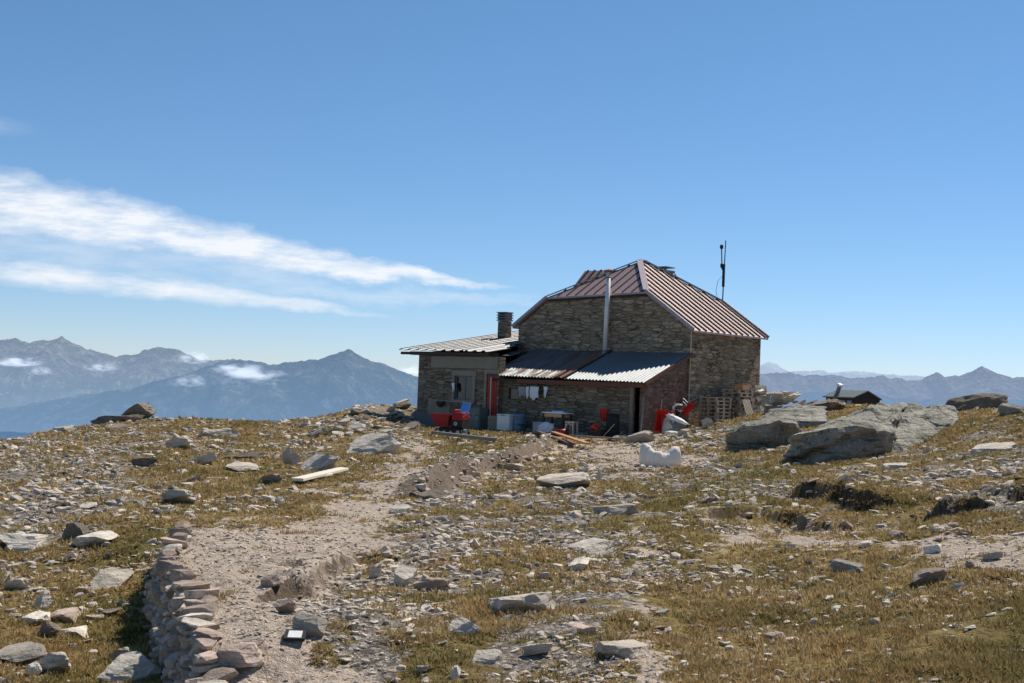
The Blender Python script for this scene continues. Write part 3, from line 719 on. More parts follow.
# ------------------------------------------------------------------ dry stone retaining wall
def dry_wall():
    sd = WALL_G; seg = [np.linalg.norm(sd[i+1]-sd[i]) for i in range(len(sd)-1)]; tot = sum(seg)
    def along(s):
        for i, l in enumerate(seg):
            if s <= l or i == len(seg)-1:
                t = s/l; p = sd[i]*(1-t)+sd[i+1]*t; d = (sd[i+1]-sd[i])/l; return p, d
            s -= l
    root = thing('dry_stone_wall', 'curved dry stone retaining wall holding up the bare terrace at lower left', 'wall', (sd[3][0], sd[3][1], hz(sd[3][0]-.3, sd[3][1])))
    base = np.array(root.location)
    mw = m_rock('wall_stone', (.48, .40, .325), (.54, .40, .31), (.32, .28, .20), 1.0, island=True)
    Vs = []; Fs = []; off = 0; caps = []
    for lay in range(8):
        s = rr.uniform(0, .15)
        while s < tot:
            cap = lay == 7
            w = rr.uniform(.08, .19) if not cap else rr.uniform(.09, .24); p, d = along(min(s+w/2, tot)); nrm = np.array([-d[1], d[0]])   # toward terrace
            top = hz(p[0]+nrm[0]*.3, p[1]+nrm[1]*.3)+.0; bot = hz(p[0]-nrm[0]*.2, p[1]-nrm[1]*.2)-.06
            zz = bot + (top-bot)*lay/7 - (.03 if cap else 0)
            q = p + nrm*(-.08+.02*lay+rr.normal()*.025); hgt = max(.05, (top-bot)/7*1.2)*rr.uniform(.8,1.2) if not cap else rr.uniform(.05, .12)
            V, F = rock_shape(rr, 2, 7, rough=.01, slab=True)
            ang = math.atan2(d[1], d[0])+rr.normal()*.2; c, sn = math.cos(ang), math.sin(ang)
            dep = rr.uniform(.14, .22) if not cap else rr.uniform(.12, .28)
            X = V[:, 0]*w*1.03; Y = V[:, 1]*dep; Zc = V[:, 2]*hgt + rr.normal()*.08*X + rr.normal()*.08*Y
            W = np.stack([q[0]+X*c-Y*sn, q[1]+X*sn+Y*c, zz+Zc], -1) - base
            if cap: caps.append((W, F))
            else: Vs.append(W); Fs.append(F+off); off += len(V)
            s += w*.95
    link('wall_face', mesh_np('wall_face', np.concatenate(Vs), np.concatenate(Fs)), mw, root)
    for W, F in caps:
        c = W.mean(0); o = link('capstone', mesh_np('capstone', W-c, F), None, root); o.location = c; o.data.materials.append((M_ROCKP, M_ROCKW, M_ROCKP)[int(rr.integers(3))])
dry_wall()

# ------------------------------------------------------------------ the hut
STONE = m_masonry('rubble_masonry', [(.40,.28,.17),(.54,.39,.245),(.21,.15,.095),(.63,.49,.33),(.43,.32,.205)], (.27,.21,.145), 1.7, 6.6)
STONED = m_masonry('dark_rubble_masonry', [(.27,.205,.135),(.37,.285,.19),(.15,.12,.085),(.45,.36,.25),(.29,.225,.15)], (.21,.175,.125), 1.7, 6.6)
STONER = m_masonry('reddish_masonry', [(.27,.15,.115),(.36,.20,.15),(.17,.105,.08),(.38,.27,.2),(.26,.17,.125)], (.31,.24,.18), 2.6, 6.4)
M_ROOF = m_plain('brown_sheet_metal', (.36,.255,.235), .42, .3, .12, 1.2, .05, .5)
M_SEAM = m_plain('dark_seam', (.075,.045,.04), .6, 0, .15, 2)
M_TRIM = m_plain('pale_trim', (.38,.31,.31), .45, 0, .1, 2)
M_GALV = m_plain('galvanised_sheet', (.20,.215,.225), .52, .45, .25, 1.1, .08, .4)
M_ANNEX = m_plain('weathered_sheet', (.19,.19,.195), .55, .35, .3, .9, .08, .35)
def m_galv_rust():
    t = NT('galvanised_sheet_rusting'); v = t.coord(); n = t.noise(v, 1.1, 5); n2 = t.noise(t.mapping(v, (2.2, .35, 1)), 1.3, 6, .65)
    c = t.mix(n, (.14, .15, .155), (.20, .215, .22)); f = t.ramp(n2, [(.42, 0.), (.6, .9)]); c = t.mix(f, c, (.17, .085, .05))
    t.bsdf(c, t.math('ADD', t.math('MULTIPLY', f, .35), .5), t.math('MULTIPLY_ADD', f, -.4, .45), t.bump(t.noise(v, 9, 3), .08, .01), .4); return t.m
M_GALVR = m_galv_rust()
M_RUST = m_plain('rusty_sheet', (.26,.115,.07), .8, 0, .3, 3)
M_DKWOOD = m_plain('dark_wood', (.055,.038,.028), .8, 0, .3, 5)
M_WOOD = m_plain('weathered_wood', (.25,.21,.17), .85, 0, .3, 6)
M_WOODR = m_plain('red_brown_wood', (.17,.07,.045), .8, 0, .25, 5)
M_WOODY = m_plain('fresh_pine', (.55,.36,.19), .7, 0, .2, 6)
M_WOODO = m_plain('orange_pine', (.55,.26,.09), .6, 0, .2, 6)
M_WOODW = m_plain('pale_cut_wood', (.74,.66,.52), .7, 0, .12, 6)
M_CONC = m_plain('concrete_render', (.28,.24,.18), .95, 0, .2, 2.5, .2)
M_GREYC = m_plain('grey_cement', (.16,.165,.155), .95, 0, .2, 2.5, .2)
M_REDD = m_plain('red_door_paint', (.40,.035,.015), .5, 0, .2, 3)
M_RED = m_plain('red_paint', (.27,.010,.014), .55, 0, .35, 4)
M_REDP = m_plain('red_plastic', (.62,.025,.015), .45, 0, .15, 4)
M_ORANGE = m_plain('orange_plastic', (.75,.06,.02), .4, 0, .12, 4)
M_BLACK = m_plain('black_rubber', (.018,.018,.02), .7, 0, .2, 6)
M_STEEL = m_plain('dull_steel', (.42,.42,.42), .4, .6, .2, 5)
M_PIPE = m_plain('stainless_pipe', (.78,.74,.66), .42, .2, .12, 2)
M_WHITE = m_plain('white_plastic', (.74,.74,.72), .5, 0, .07, 4)
M_CREAM = m_plain('cream_plastic', (.55,.50,.38), .5, 0, .1, 4)
M_BLUE = m_plain('blue_plastic', (.14,.20,.28), .5, 0, .15, 4)
M_SKYB = m_plain('light_blue_plastic', (.14,.33,.66), .5, 0, .1, 4)
M_GREY = m_plain('grey_paint', (.15,.17,.16), .6, 0, .15, 4)
M_CLOTHW = m_plain('white_cloth', (.78,.78,.78), .95, 0, .06, 7)
M_CLOTHG = m_plain('grey_cloth', (.34,.33,.31), .95, 0, .12, 7)
def m_glass():
    t = NT('window_glass'); t.bsdf((.012,.014,.017), .08, 0, None, .6); return t.m
M_GLASS = m_glass()

hut = thing('mountain_hut', 'stone mountain hut with brown half-hipped metal roof, low annex and corrugated lean-to', 'hut', HO, -YAW)
def V3(u, v, z): return Vector((u, v, z))
def prism(mb, poly, d):
    """polygon (3d points) extruded by vector d"""
    n = len(poly); d = Vector(d); V = [Vector(p) for p in poly] + [Vector(p)+d for p in poly]
    return mb.add(V, [tuple(range(n-1, -1, -1)), tuple(range(n, 2*n))] + [(i, (i+1) % n, n+(i+1) % n, n+i) for i in range(n)])
def wall_open(mb, axis, c0, th, a0, a1, z0, z1, ops):
    """wall along u (axis 'u', front face v=c0) with rectangular openings (a0,a1,z0,z1)"""
    xs = sorted({a0, a1} | {o[0] for o in ops} | {o[1] for o in ops}); zs = sorted({z0, z1} | {o[2] for o in ops} | {o[3] for o in ops})
    for i in range(len(xs)-1):
        run = []
        for j in range(len(zs)-1):
            cx, cz = (xs[i]+xs[i+1])/2, (zs[j]+zs[j+1])/2
            if any(o[0] < cx < o[1] and o[2] < cz < o[3] for o in ops): continue
            if run and abs(run[-1][1]-zs[j]) < 1e-9: run[-1][1] = zs[j+1]
            else: run.append([zs[j], zs[j+1]])
        for za, zb in run: mb.box(xs[i], xs[i+1], c0, c0+th, za, zb)
    return mb
K = .675
# main block
mb = MB(); prism(mb, [(-10.6,0,-1.2),(-.2,0,-1.2),(-.2,0,4.57),(-2.72,0,6.26),(-8.62,0,6.08),(-10.6,0,4.72)], (0,6.5,0)); mb.build('main_wall', STONE, hut)
ze, zl = 4.54, 4.70
apx, apr = V3(-5.4,3.15,8.22), V3(-5.4,3.65,8.22)
D, E, hR, hRb = V3(.05,-.2,ze), V3(.05,6.8,ze), V3(-2.66,-.2,6.37), V3(-2.66,6.8,6.37)
A, Ab, hL, hLb = V3(-10.85,-.2,zl), V3(-10.85,6.8,zl), V3(-8.66,-.2,6.18), V3(-8.66,6.8,6.18)
TH = (0,0,-.09)
mb = MB()
prism(mb, [D,E,hRb,apr,apx,hR], TH); prism(mb, [hR,apx,hL], TH); prism(mb, [hLb,apr,hRb], TH)
prism(mb, [A,hL,apx], TH); prism(mb, [A,apx,apr], TH); prism(mb, [A,apr,Ab], TH); prism(mb, [Ab,apr,hLb], TH)
roof = mb.build('main_roof', M_ROOF, hut)
def seams(mb, poly, direc, pitch, w, h, nrm, off=0):
    poly = [Vector(p) for p in poly]; e1 = Vector(direc).normalized(); nrm = Vector(nrm).normalized(); e2 = nrm.cross(e1)
    q = [(p.dot(e1), p.dot(e2)) for p in poly]; c = poly[0].dot(nrm); lo, hi = min(b for a, b in q), max(b for a, b in q)
    s = lo+pitch*.5+off
    while s < hi:
        xs = []
        for i in range(len(q)):
            (a1, b1), (a2, b2) = q[i], q[(i+1) % len(q)]
            if (b1-s)*(b2-s) < 0: xs.append(a1+(a2-a1)*(s-b1)/(b2-b1))
        if len(xs) >= 2:
            x0, x1 = min(xs)+.02, max(xs)-.02
            if x1-x0 > .15: mb.bar(e1*x0+e2*s+nrm*(c+h/2-.004), e1*x1+e2*s+nrm*(c+h/2-.004), w, h, nrm)
        s += pitch
nR = Vector((K,0,1)).normalized()
mb = MB(); seams(mb, [D,E,hRb,apr,apx,hR], (-1,0,K), .56, .10, .07, nR)
hn = (apx-hR).cross(hL-hR).normalized(); hn = hn if hn.z > 0 else -hn
hd = (apx-(hR+hL)/2); hd = Vector((0, hd.y, hd.z)).normalized(); hd = (hd-hn*hd.dot(hn)).normalized()
seams(mb, [hR,apx,hL], hd, .56, .05, .06, hn)
mb.build('roof_seam', M_SEAM, roof)
mb = MB(); up = (0,0,1)
for a, b, w in ((apx,hR,.30),(apx,hL,.2),(apr,hRb,.24),(apr,hLb,.2),(apx,apr,.24)): mb.bar(a+V3(0,0,.08), b+V3(0,0,.08), w, .06)
mb.bar(hR+V3(0,-.03,.05), D+V3(0,-.03,.05), .09, .16); mb.bar(hRb+V3(0,.03,.06), E+V3(0,.03,.06), .12, .16); mb.bar(hL+V3(0,-.03,.04), A+V3(0,-.03,.04), .08, .14)
mb.build('ridge_cap', M_TRIM, roof)
mb = MB(); mb.bar(hR+V3(0,.1,-.14), hL+V3(0,.1,-.14), .1, .1)
for i in range(9): mb.box(-8.2+i*.65, -8.1+i*.65, -.17, .1, 6.04+.02*i, 6.13+.02*i)
mb.build('eave_rafter', M_DKWOOD, roof)
# dormer behind the left hip
mb = MB(); u0, u1, vc, zr, hw, dz = -8.75, -6.0, 3.35, 7.86, 1.25, 1.05
prism(mb, [(u0-.1,vc-hw,zr-dz),(u1,vc-hw,zr-dz),(u1,vc,zr),(u0-.25,vc,zr)], TH); prism(mb, [(u0-.1,vc+hw,zr-dz),(u1,vc+hw,zr-dz),(u1,vc,zr),(u0-.25,vc,zr)], TH)
dorm = mb.build('dormer', M_ROOF, hut)
mb = MB(); dn = Vector((0,-dz,hw)).normalized(); seams(mb, [(u0,vc-hw,zr-dz),(u1,vc-hw,zr-dz),(u1,vc,zr),(u0-.2,vc,zr)], (0,hw,dz), .42, .08, .08, dn); mb.build('dormer_seam', M_SEAM, dorm)
mb = MB(); prism(mb, [(u0,vc-hw+.2,zr-dz-.05),(u0,vc,zr-.12),(u0,vc+hw-.2,zr-dz-.05),(u0,vc+hw-.2,5.9),(u0,vc-hw+.2,5.9)], (1.5,0,0)); mb.build('dormer_wall', M_WOODR, dorm)
# rear chimney
mb = MB(); mb.box(-5.5,-4.75,4.6,5.3,6.6,7.82); ch = mb.build('chimney', STONER, hut)
mb = MB(); mb.box(-5.56,-4.69,4.54,5.36,7.82,7.92); mb.bar((-5.4,4.7,7.92),(-5.4,4.7,8.05),.1,.1); mb.bar((-4.85,4.7,7.92),(-4.85,4.7,8.05),.1,.1); mb.box(-5.56,-4.69,4.54,5.36,8.05,8.1); mb.build('chimney_cap', M_GREYC, ch)
mb = MB(); mb.tube([(-4.66,4.95,7.3),(-4.62,4.95,7.75),(-4.5,4.95,7.82),(-4.36,4.95,7.65),(-4.3,4.95,7.0)], .03); mb.build('bent_pipe', M_BLACK, ch)
# stove pipe
mb = MB(); mb.tube([(-4.84,-.36,3.32),(-4.76,-.36,7.35)], .115, 12); sp = mb.build('stovepipe', M_PIPE, hut, True)
mb = MB(); mb.lathe([(.15,0),(.15,.05),(.12,.05)], 12, (-4.755,-.36,7.05)); mb.lathe([(.02,.22),(.24,.24),(.26,.29),(.05,.36)], 14, (-4.755,-.36,7.13)); [mb.bar((-4.755+dx,-.36,7.2),(-4.755+dx,-.36,7.4),.03) for dx in (-.1,.1)]; mb.build('pipe_cap', M_RUST, sp)
mb = MB(); mb.box(-5.25,-4.45,-.62,-.2,3.29,3.335); mb.lathe([(.2,0),(.125,.22)], 12, (-4.84,-.36,3.335)); mb.build('flashing', M_GALV, sp)
# conduit on the corner
mb = MB(); mb.tube([(-.17,-.04,4.5),(-.19,-.05,1.2)], .025); mb.build('cable_conduit', M_CREAM, hut)

# corrugated sheet helper: low edge a0->a1, high edge b0->b1
def corrugated(name, a0, a1, b0, b1, pitch, amp, mat, parent, flat=False, thick=.012):
    a0, a1, b0, b1 = map(Vector, (a0, a1, b0, b1)); L = (a1-a0).length; nn = max(2, int(L/pitch*8))
    nrm = (a1-a0).cross(b0-a0).normalized(); nrm = nrm if nrm.z > 0 else -nrm
    V = []; F = []
    for k in range(2):
        for i in range(nn+1):
            t = i/nn; ph = t*L/pitch*2*PI; s = math.sin(ph)
            if flat: s = max(-1, min(1, s*2.2-.6))
            o = nrm*(amp*s - k*thick); V += [a0.lerp(a1, t)+o, b0.lerp(b1, t)+o]
    b = 2*(nn+1)
    for i in range(nn):
        F.append((2*i, 2*i+2, 2*i+3, 2*i+1)); F.append((b+2*i, b+2*i+1, b+2*i+3, b+2*i+2)); F.append((2*i, b+2*i, b+2*i+2, 2*i+2)); F.append((2*i+1, 2*i+3, b+2*i+3, b+2*i+1))
    return link(name, mesh_from(name, V, F), mat, parent)
# lean-to
LV = -3.75
ur0, _ = onv(553, 378, LV); ur1, _ = onv(562, 379, LV)
LU0, LU1 = -9.45, -.12
def ltz(u, top): return (3.49 if top else 2.04) + (.07 if top else .12)*(LU1-u)/(LU1-LU0)
def lt(u, top): return (u, -.02 if top else LV, ltz(u, top))
for nm, a, b, mt, dzz in (('lean_to_roof', LU0, ur0, M_GALVR, 0), ('rusty_roof_sheet', ur0-.04, ur1+.08, M_RUST, .035), ('lean_to_roof', ur1+.03, LU1, M_GALV, 0)):
    p = [Vector(lt(a, 0)), Vector(lt(b, 0)), Vector(lt(a, 1)), Vector(lt(b, 1))]
    for q in p: q.z += dzz
    o = corrugated(nm, *p, .19, .03, mt, hut)
    if mt is M_RUST: o['label'] = 'rust-red sheet in the corrugated lean-to roof'
mb = MB(); mb.bar((ur1+.12,LV+.02,2.16),(ur1+.12,-.03,3.56),.09,.05); mb.build('roof_batten', M_DKWOOD, hut)
mb = MB(); mb.bar((LU1+.02,LV,1.98),(LU1+.02,-.02,3.42),.05,.16); mb.build('verge_board', M_WOODR, hut)
mb = MB(); mb.box(-7.6,-.35,-3.62,-3.45,1.80,1.99); mb.build('eave_beam', M_WOODR, hut)
mb = MB(); mb.box(-9.3,-7.6,-3.62,-3.48,1.86,2.0); mb.build('eave_beam', M_DKWOOD, hut)
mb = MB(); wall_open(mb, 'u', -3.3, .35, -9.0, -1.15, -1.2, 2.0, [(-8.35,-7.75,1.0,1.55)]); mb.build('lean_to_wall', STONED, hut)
mb = MB(); mb.box(-8.3,-7.8,-3.2,-3.17,1.03,1.52); mb.build('window_pane', M_GLASS, hut)
mb = MB(); prism(mb, [(-.3,-3.32,-1.2),(-.3,-.01,-1.2),(-.3,-.01,3.32),(-.3,-3.32,2.0)], (-.38,0,0)); mb.build('lean_to_side_wall', STONER, hut)
mb = MB(); mb.box(-1.15,-1.0,-3.42,-3.28,-1.0,1.85); mb.build('door_post', M_WOOD, hut)
mb = MB(); mb.tube([(-9.12,-3.72,2.05),(-9.1,-3.72,-.6)], .035); mb.build('downpipe', M_CREAM, hut)

# annex on the left
AV = -3.6
uD0, _ = onv(486.5, 390, AV); uD1, _ = onv(497, 390, AV); uW0, zW1 = onv(455, 375.5, AV); uW1, zW0 = onv(472, 400, AV)
uA0, _ = onv(417.5, 395, AV)
zD1 = onv(490, 374, AV)[1]
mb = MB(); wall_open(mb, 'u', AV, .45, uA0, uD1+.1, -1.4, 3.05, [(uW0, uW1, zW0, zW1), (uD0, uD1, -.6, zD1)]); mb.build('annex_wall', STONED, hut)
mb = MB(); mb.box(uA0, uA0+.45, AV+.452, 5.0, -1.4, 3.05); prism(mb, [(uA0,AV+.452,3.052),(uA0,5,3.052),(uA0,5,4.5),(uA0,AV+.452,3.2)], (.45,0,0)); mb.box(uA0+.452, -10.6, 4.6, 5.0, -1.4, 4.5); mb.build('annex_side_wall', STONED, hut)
mb = MB(); mb.box(uA0+.9, uD1, AV-.03, AV-.002, 2.45, 3.02); mb.build('render_band', M_CONC, hut)
mb = MB(); mb.box(uA0-.05, uA0+1.6, AV-.14, AV-.003, -1.2, .12); mb.build('plinth', M_GREYC, hut)
mb = MB(); mb.box(uA0+.8, uW0-.25, AV-.035, AV-.004, .125, .85); mb.build('cement_patch', M_CONC, hut)
wf = MB(); t = .12
for a in ((uW0-t,uW0,zW0-.02,zW1),(uW1,uW1+t*1.6,zW0-.02,zW1)): wf.box(a[0],a[1],AV-.05,AV-.004,a[2],a[3])
wf.box(uW0-.15,uW1+.25,AV-.06,AV-.005,zW1+.002,zW1+.26); wf.box(uW0-.2,uW1+.2,AV-.12,AV-.004,zW0-.16,zW0-.022)
win = wf.build('window', M_CONC, hut)
wb = MB(); m_ = (uW0+uW1)/2
for a, b, c, d in ((uW0,uW0+.07,zW0,zW1),(uW1-.07,uW1,zW0,zW1),(m_-.05,m_+.05,zW0,zW1),(uW0+.07,m_-.05,zW1-.07,zW1),(m_+.05,uW1-.07,zW1-.07,zW1),(uW0+.07,m_-.05,zW0,zW0+.07),(m_+.05,uW1-.07,zW0,zW0+.07)): wb.box(a,b,AV+.1,AV+.16,c,d)
wb.build('window_frame', M_GREY, win)
mb = MB(); mb.box(uW0+.07,uW1-.07,AV+.12,AV+.14,zW0+.07,zW1-.07); mb.build('pane', M_GLASS, win)
mb = MB(); mb.box(uD0+.02,uD1-.02,AV+.04,AV+.1,-.58,zD1-.02)
for k in range(4): mb.box(uD0+.04+k*(uD1-uD0-.08)/4, uD0+.02+(k+1)*(uD1-uD0-.08)/4, AV+.02, AV+.039, -.5, zD1-.08)
door = mb.build('door', M_REDD, hut)
mb = MB(); mb.tube([(uD0+.1,AV-.03,.5),(uD0+.22,AV-.03,.5)], .02); mb.bar((uD0+.1,AV-.03,.5),(uD0+.1,AV+.02,.5),.025); mb.build('handle', M_STEEL, door)
mb = MB(); mb.box(uD0-.15,uD0-.01,AV-.02,AV-.003,-.6,zD1+.1); mb.box(uD0-.15,uD1+.1,AV-.04,AV-.004,zD1+.002,zD1+.22); mb.build('door_frame', M_CONC, hut)
mb = MB(); mb.box(uD0-.5,uD1+.6,AV-.8,AV-.01,-1.2,-.62); mb.build('doorstep', M_GREYC, hut)
# annex roof
S_ = .155
def az(v): return 3.32 + (v+4.1)*S_
ea = -15.12
p = lambda u, v: (u, v, az(v)+.02*(-9-u)/6-.03)
aroof = corrugated('annex_roof', p(ea,-4.1), p(-10.62,-4.1), p(ea,5.2), p(-10.62,5.2), .60, .035, M_ANNEX, hut, True)
mb = MB(); an = Vector((0,-S_,1)).normalized()
u_ = ea+.2
while u_ < -10.7: mb.bar(Vector(p(u_,-4.12))+V3(0,0,.05), Vector(p(u_,5.15))+V3(0,0,.05), .05, .028, an); u_ += .6
mb.build('roof_seam', M_SEAM, aroof)
for k, (ua, ub, ve) in enumerate(((-10.6,-10.06,-.06),(-10.04,-9.52,-1.3),(-9.5,-8.98,-2.5))):
    corrugated('roof_strip', p(ua,-4.1), p(ub,-4.1), p(ua,ve), p(ub,ve), .54, .035, M_ANNEX, aroof, True)
mb = MB()
for a_, b_ in ((p(-9.9,-1.25), p(-10.1,-.1)), (p(-9.4,-2.4), p(-9.75,-1.2))):
    mb.bar(Vector(a_)+V3(0,0,-.42), Vector(b_)+V3(0,0,-.42), .5, .03)
mb.build('loose_sheet', M_ANNEX, aroof)
mb = MB(); mb.box(ea+.1,-9.05,-4.05,-3.98,3.06,3.2); mb.box(ea+.3,-9.1,-3.58,-3.2,3.06,3.24)
u_ = ea+.35
while u_ < -9.2: mb.box(u_,u_+.12,-3.97,-3.5,3.08,3.2); u_ += .62
mb.build('eave_rafter', M_DKWOOD, aroof)
# annex chimney
cu, cz = onv(504.5, 331, 2.0); 
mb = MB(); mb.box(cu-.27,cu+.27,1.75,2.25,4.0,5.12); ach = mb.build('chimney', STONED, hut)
mb = MB()
for i in range(4): mb.box(cu-.33,cu+.33,1.69,2.31,5.14+.14*i,5.2+.14*i); 
for i in range(3):
    for sx in (-.24,.24): mb.box(cu+sx-.06,cu+sx+.06,1.76,2.24,5.202+.14*i,5.278+.14*i)
mb.build('chimney_louvre', M_GREYC, ach)
# wire rope / lamp by window
mb = MB(); mb.lathe([(.05,0),(.2,.12),(.24,.3)], 12, (uA0+1.9,AV-.3,.45)); [mb.bar((uA0+1.9+dx,AV-.3,.75),(uA0+1.9,AV-.06,1.2),.015) for dx in (-.2,.2)]
basket = mb.build('hanging_basket', M_DKWOOD); basket.location = HO; basket.rotation_euler = (0,0,-YAW); tag(basket, 'dark basket hanging on the annex wall behind the red dumper', 'basket')

# antenna mast behind the hut
bz = hz(*hl(-3.4,8)[:2]); ant = thing('antenna_mast', 'thin dark antenna mast rising behind the hut roof', 'antenna', hl(-3.42,8,bz), -YAW)
mb = MB(); mb.tube([(0,0,-.2),(.03,0,6-bz),(.12,0,9.75-bz)], [.04,.035,.025], 8); mb.build('pole', M_BLACK, ant)
mb = MB(); mb.tube([(-.05,0,8.2-bz),(-.12,0,9.35-bz)], .03); mb.lathe([(.05,0),(.09,.05),(.09,.2),(.04,.24)], 10, (-.12,0,9.3-bz)); mb.lathe([(.05,0),(.09,.04),(.09,.2),(.05,.24)], 10, (-.06,0,8.3-bz)); mb.build('dipole', M_BLACK, ant)
mb = MB(); mb.box(.0,.11,-.05,.05,7.3-bz,8.5-bz); mb.build('radio_box', M_BLACK, ant)
mb = MB(); mb.tube([(.0,0,7.9-bz),(-.28,0,7.6-bz),(-.38,0,7.1-bz),(-.3,0,6.8-bz)], .012, 5); mb.build('cable', M_BLACK, ant)

# ------------------------------------------------------------------ things round the hut
def hp(px, v, dz=0.0, py=430):
    u, _ = onv(px, py, v); w = hl(u, v); return (float(w[0]), float(w[1]), hz(w[0], w[1])+dz)
def gp(px, py):
    g = ghit(px, py); return (float(g[0]), float(g[1]), float(g[2]))

# tracked dumper
g = gp(452, 436); dmp = thing('tracked_dumper', 'small red tracked dumper standing before the annex window', 'dumper', g, -YAW+.25); dmp.scale = (.88,)*3
def track(y):
    mb = MB(); pr = []
    for k in range(20):
        a = 2*PI*k/20; cx = .55 if math.cos(a) > 0 else -.55; pr.append((cx+.19*math.cos(a), .19+.19*math.sin(a)))
    n = len(pr); V = [(x, y-.11, z) for x, z in pr]+[(x, y+.11, z) for x, z in pr]
    mb.add(V, [tuple(range(n)), tuple(range(2*n-1, n-1, -1))]+[(i, (i+1) % n, n+(i+1) % n, n+i) for i in range(n)])
    return mb.build('track', M_BLACK, dmp)
for y in (-.34,.34):
    tk = track(y)
    mb = MB(); [mb.tube([(x,y-.125,.19),(x,y+.125,.19)], r, 12) for x, r in ((-.55,.11),(-.2,.08),(.15,.08),(.55,.11))]; mb.build('roller', M_STEEL, tk)
mb = MB(); mb.box(-.55,.75,-.22,.22,.2,.42); mb.build('chassis', M_BLACK, dmp)
mb = MB(); o_ = [(-.95,-.5),(.05,-.5),(.05,.5),(-.95,.5)]; b_ = [(-.75,-.38),(-.05,-.38),(-.05,.38),(-.75,.38)]
Vt = [(x, y, 1.02) for x, y in o_]+[(x, y, .45) for x, y in b_]+[(x*.95-.02, y*.93, 1.02) for x, y in o_]+[(x*.95-.02, y*.92, .5) for x, y in b_]
mb.add(Vt, [(0,1,5,4),(1,2,6,5),(2,3,7,6),(3,0,4,7),(4,5,6,7),(0,8,9,1),(1,9,10,2),(2,10,11,3),(3,11,8,0),(8,12,13,9),(9,13,14,10),(10,14,15,11),(11,15,12,8),(12,15,14,13)])
sk = mb.build('skip', M_RED, dmp)
mb = MB(); [mb.bar((a[0],a[1],1.03),(b[0],b[1],1.03),.06,.05) for a, b in ((o_[i], o_[(i+1) % 4]) for i in range(4))]; mb.build('rim', M_RED, sk)
mb = MB(); mb.box(.15,.72,-.4,.4,.78,1.16); mb.box(.2,.3,-.36,.36,1.161,1.3); mb.build('engine_cover', M_RED, dmp, bevel=.03)
mb = MB(); mb.box(.12,.72,-.36,.36,.43,.775); mb.build('engine', M_BLACK, dmp)
mb = MB(); mb.tube([(.4,-.37,.62),(.4,-.46,.62)], .09, 14); fl = mb.build('flywheel', M_STEEL, dmp); mb = MB(); mb.tube([(.4,-.461,.62),(.4,-.49,.62)], .035, 10); mb.build('hub', M_BLACK, fl)
mb = MB(); mb.tube([(.72,-.2,.3),(.9,-.2,.26)], .09, 12); mb.box(.72,.98,-.42,-.25,.14,.2); mb.build('step', M_STEEL, dmp)
for y in (-.3,.3):
    mb = MB(); mb.tube([(.7,y,.95),(.95,y,1.1),(1.1,y,1.08)], .022, 6); hb = mb.build('handlebar', M_STEEL, dmp); mb = MB(); mb.tube([(1.02,y,1.085),(1.2,y,1.07)], .03, 8); mb.build('grip', M_BLACK, hb)
# blue panel leaning on the dumper
bx = Matrix.Rotation(-YAW+.25, 4, 'Z') @ Vector((.50,.05,1.02))
mb = MB(); mb.box(-.24,.24,-.02,.02,0,.6); mb.box(-.25,.25,-.035,-.021,.0,.05); mb.box(-.25,.25,-.035,-.021,.56,.61)
o = mb.build('plastic_sheet', M_SKYB, bevel=.008); o.location = Vector(g)+bx; o.rotation_euler = (-.55,.12,-YAW+.45); o.scale = (.8,)*3; tag(o, 'light blue plastic sheet propped on top of the red dumper', 'sheet')
mb = MB(); mb.box(-.4,.4,-.3,.3,0,1.05); cab = thing('metal_cabinet', 'grey metal cabinet between annex window and red door', 'cabinet', hp(477, -4.2), -YAW)
mb.build('body', M_GREY, cab, bevel=.015); mb = MB(); mb.box(-.36,.36,-.335,-.302,.08,1.0); dd = mb.build('door', M_GREY, cab, bevel=.008); mb = MB(); mb.box(.26,.3,-.36,-.336,.5,.65); mb.build('handle', M_STEEL, dd)

# boxes by the red door
mb = MB(); mb.box(-.28,.28,-.25,.25,0,.72)
for z in (.03,.27,.51): mb.box(-.3,.3,-.28,-.252,z,z+.18)
o = mb.build('wooden_box', M_WOOD); o.location = hp(496, -4.4, 0); o.rotation_euler = (0,0,-YAW); tag(o, 'brown wooden box just right of the red door', 'box')
fz = thing('chest_freezer', 'white upright box like a chest freezer, right of the wooden box', 'freezer', hp(507, -4.5), -YAW)
mb = MB(); mb.box(-.38,.38,-.32,.32,.04,.72); mb.box(-.34,.34,-.28,.28,0,.039); mb.build('body', M_WHITE, fz, bevel=.02); mb = MB(); mb.box(-.39,.39,-.335,.335,.725,.8); lid = mb.build('lid', M_WHITE, fz, bevel=.02); mb = MB(); mb.box(-.1,.1,-.365,-.336,.74,.77); mb.build('handle', M_GREY, lid)
mb = MB(); mb.lathe([(.27,0),(.3,.03),(.31,.25),(.3,.27),(.31,.29),(.31,.52),(.3,.54),(.31,.56),(.29,.8),(.24,.84),(.08,.845)], 20); br = thing('blue_barrel', 'dull blue plastic barrel beside the white chest freezer', 'barrel', hp(518.5, -4.3), 0); mb.build('body', M_BLUE, br, True); mb = MB(); mb.lathe([(.32,.72),(.33,.74),(.32,.76)], 20); mb.build('clamp_ring', M_STEEL, br)
bn = thing('low_bench', 'low dark wooden bench right of the blue barrel', 'bench', hp(529, -4.4), -YAW)
mb = MB(); mb.box(-.75,.75,-.16,-.01,.3,.34); mb.box(-.75,.75,.01,.16,.3,.34); mb.build('seat', M_DKWOOD, bn)
for x in (-.6,.6):
    mb = MB(); mb.box(x-.03,x+.03,-.14,.14,0,.298); mb.build('leg', M_DKWOOD, bn)
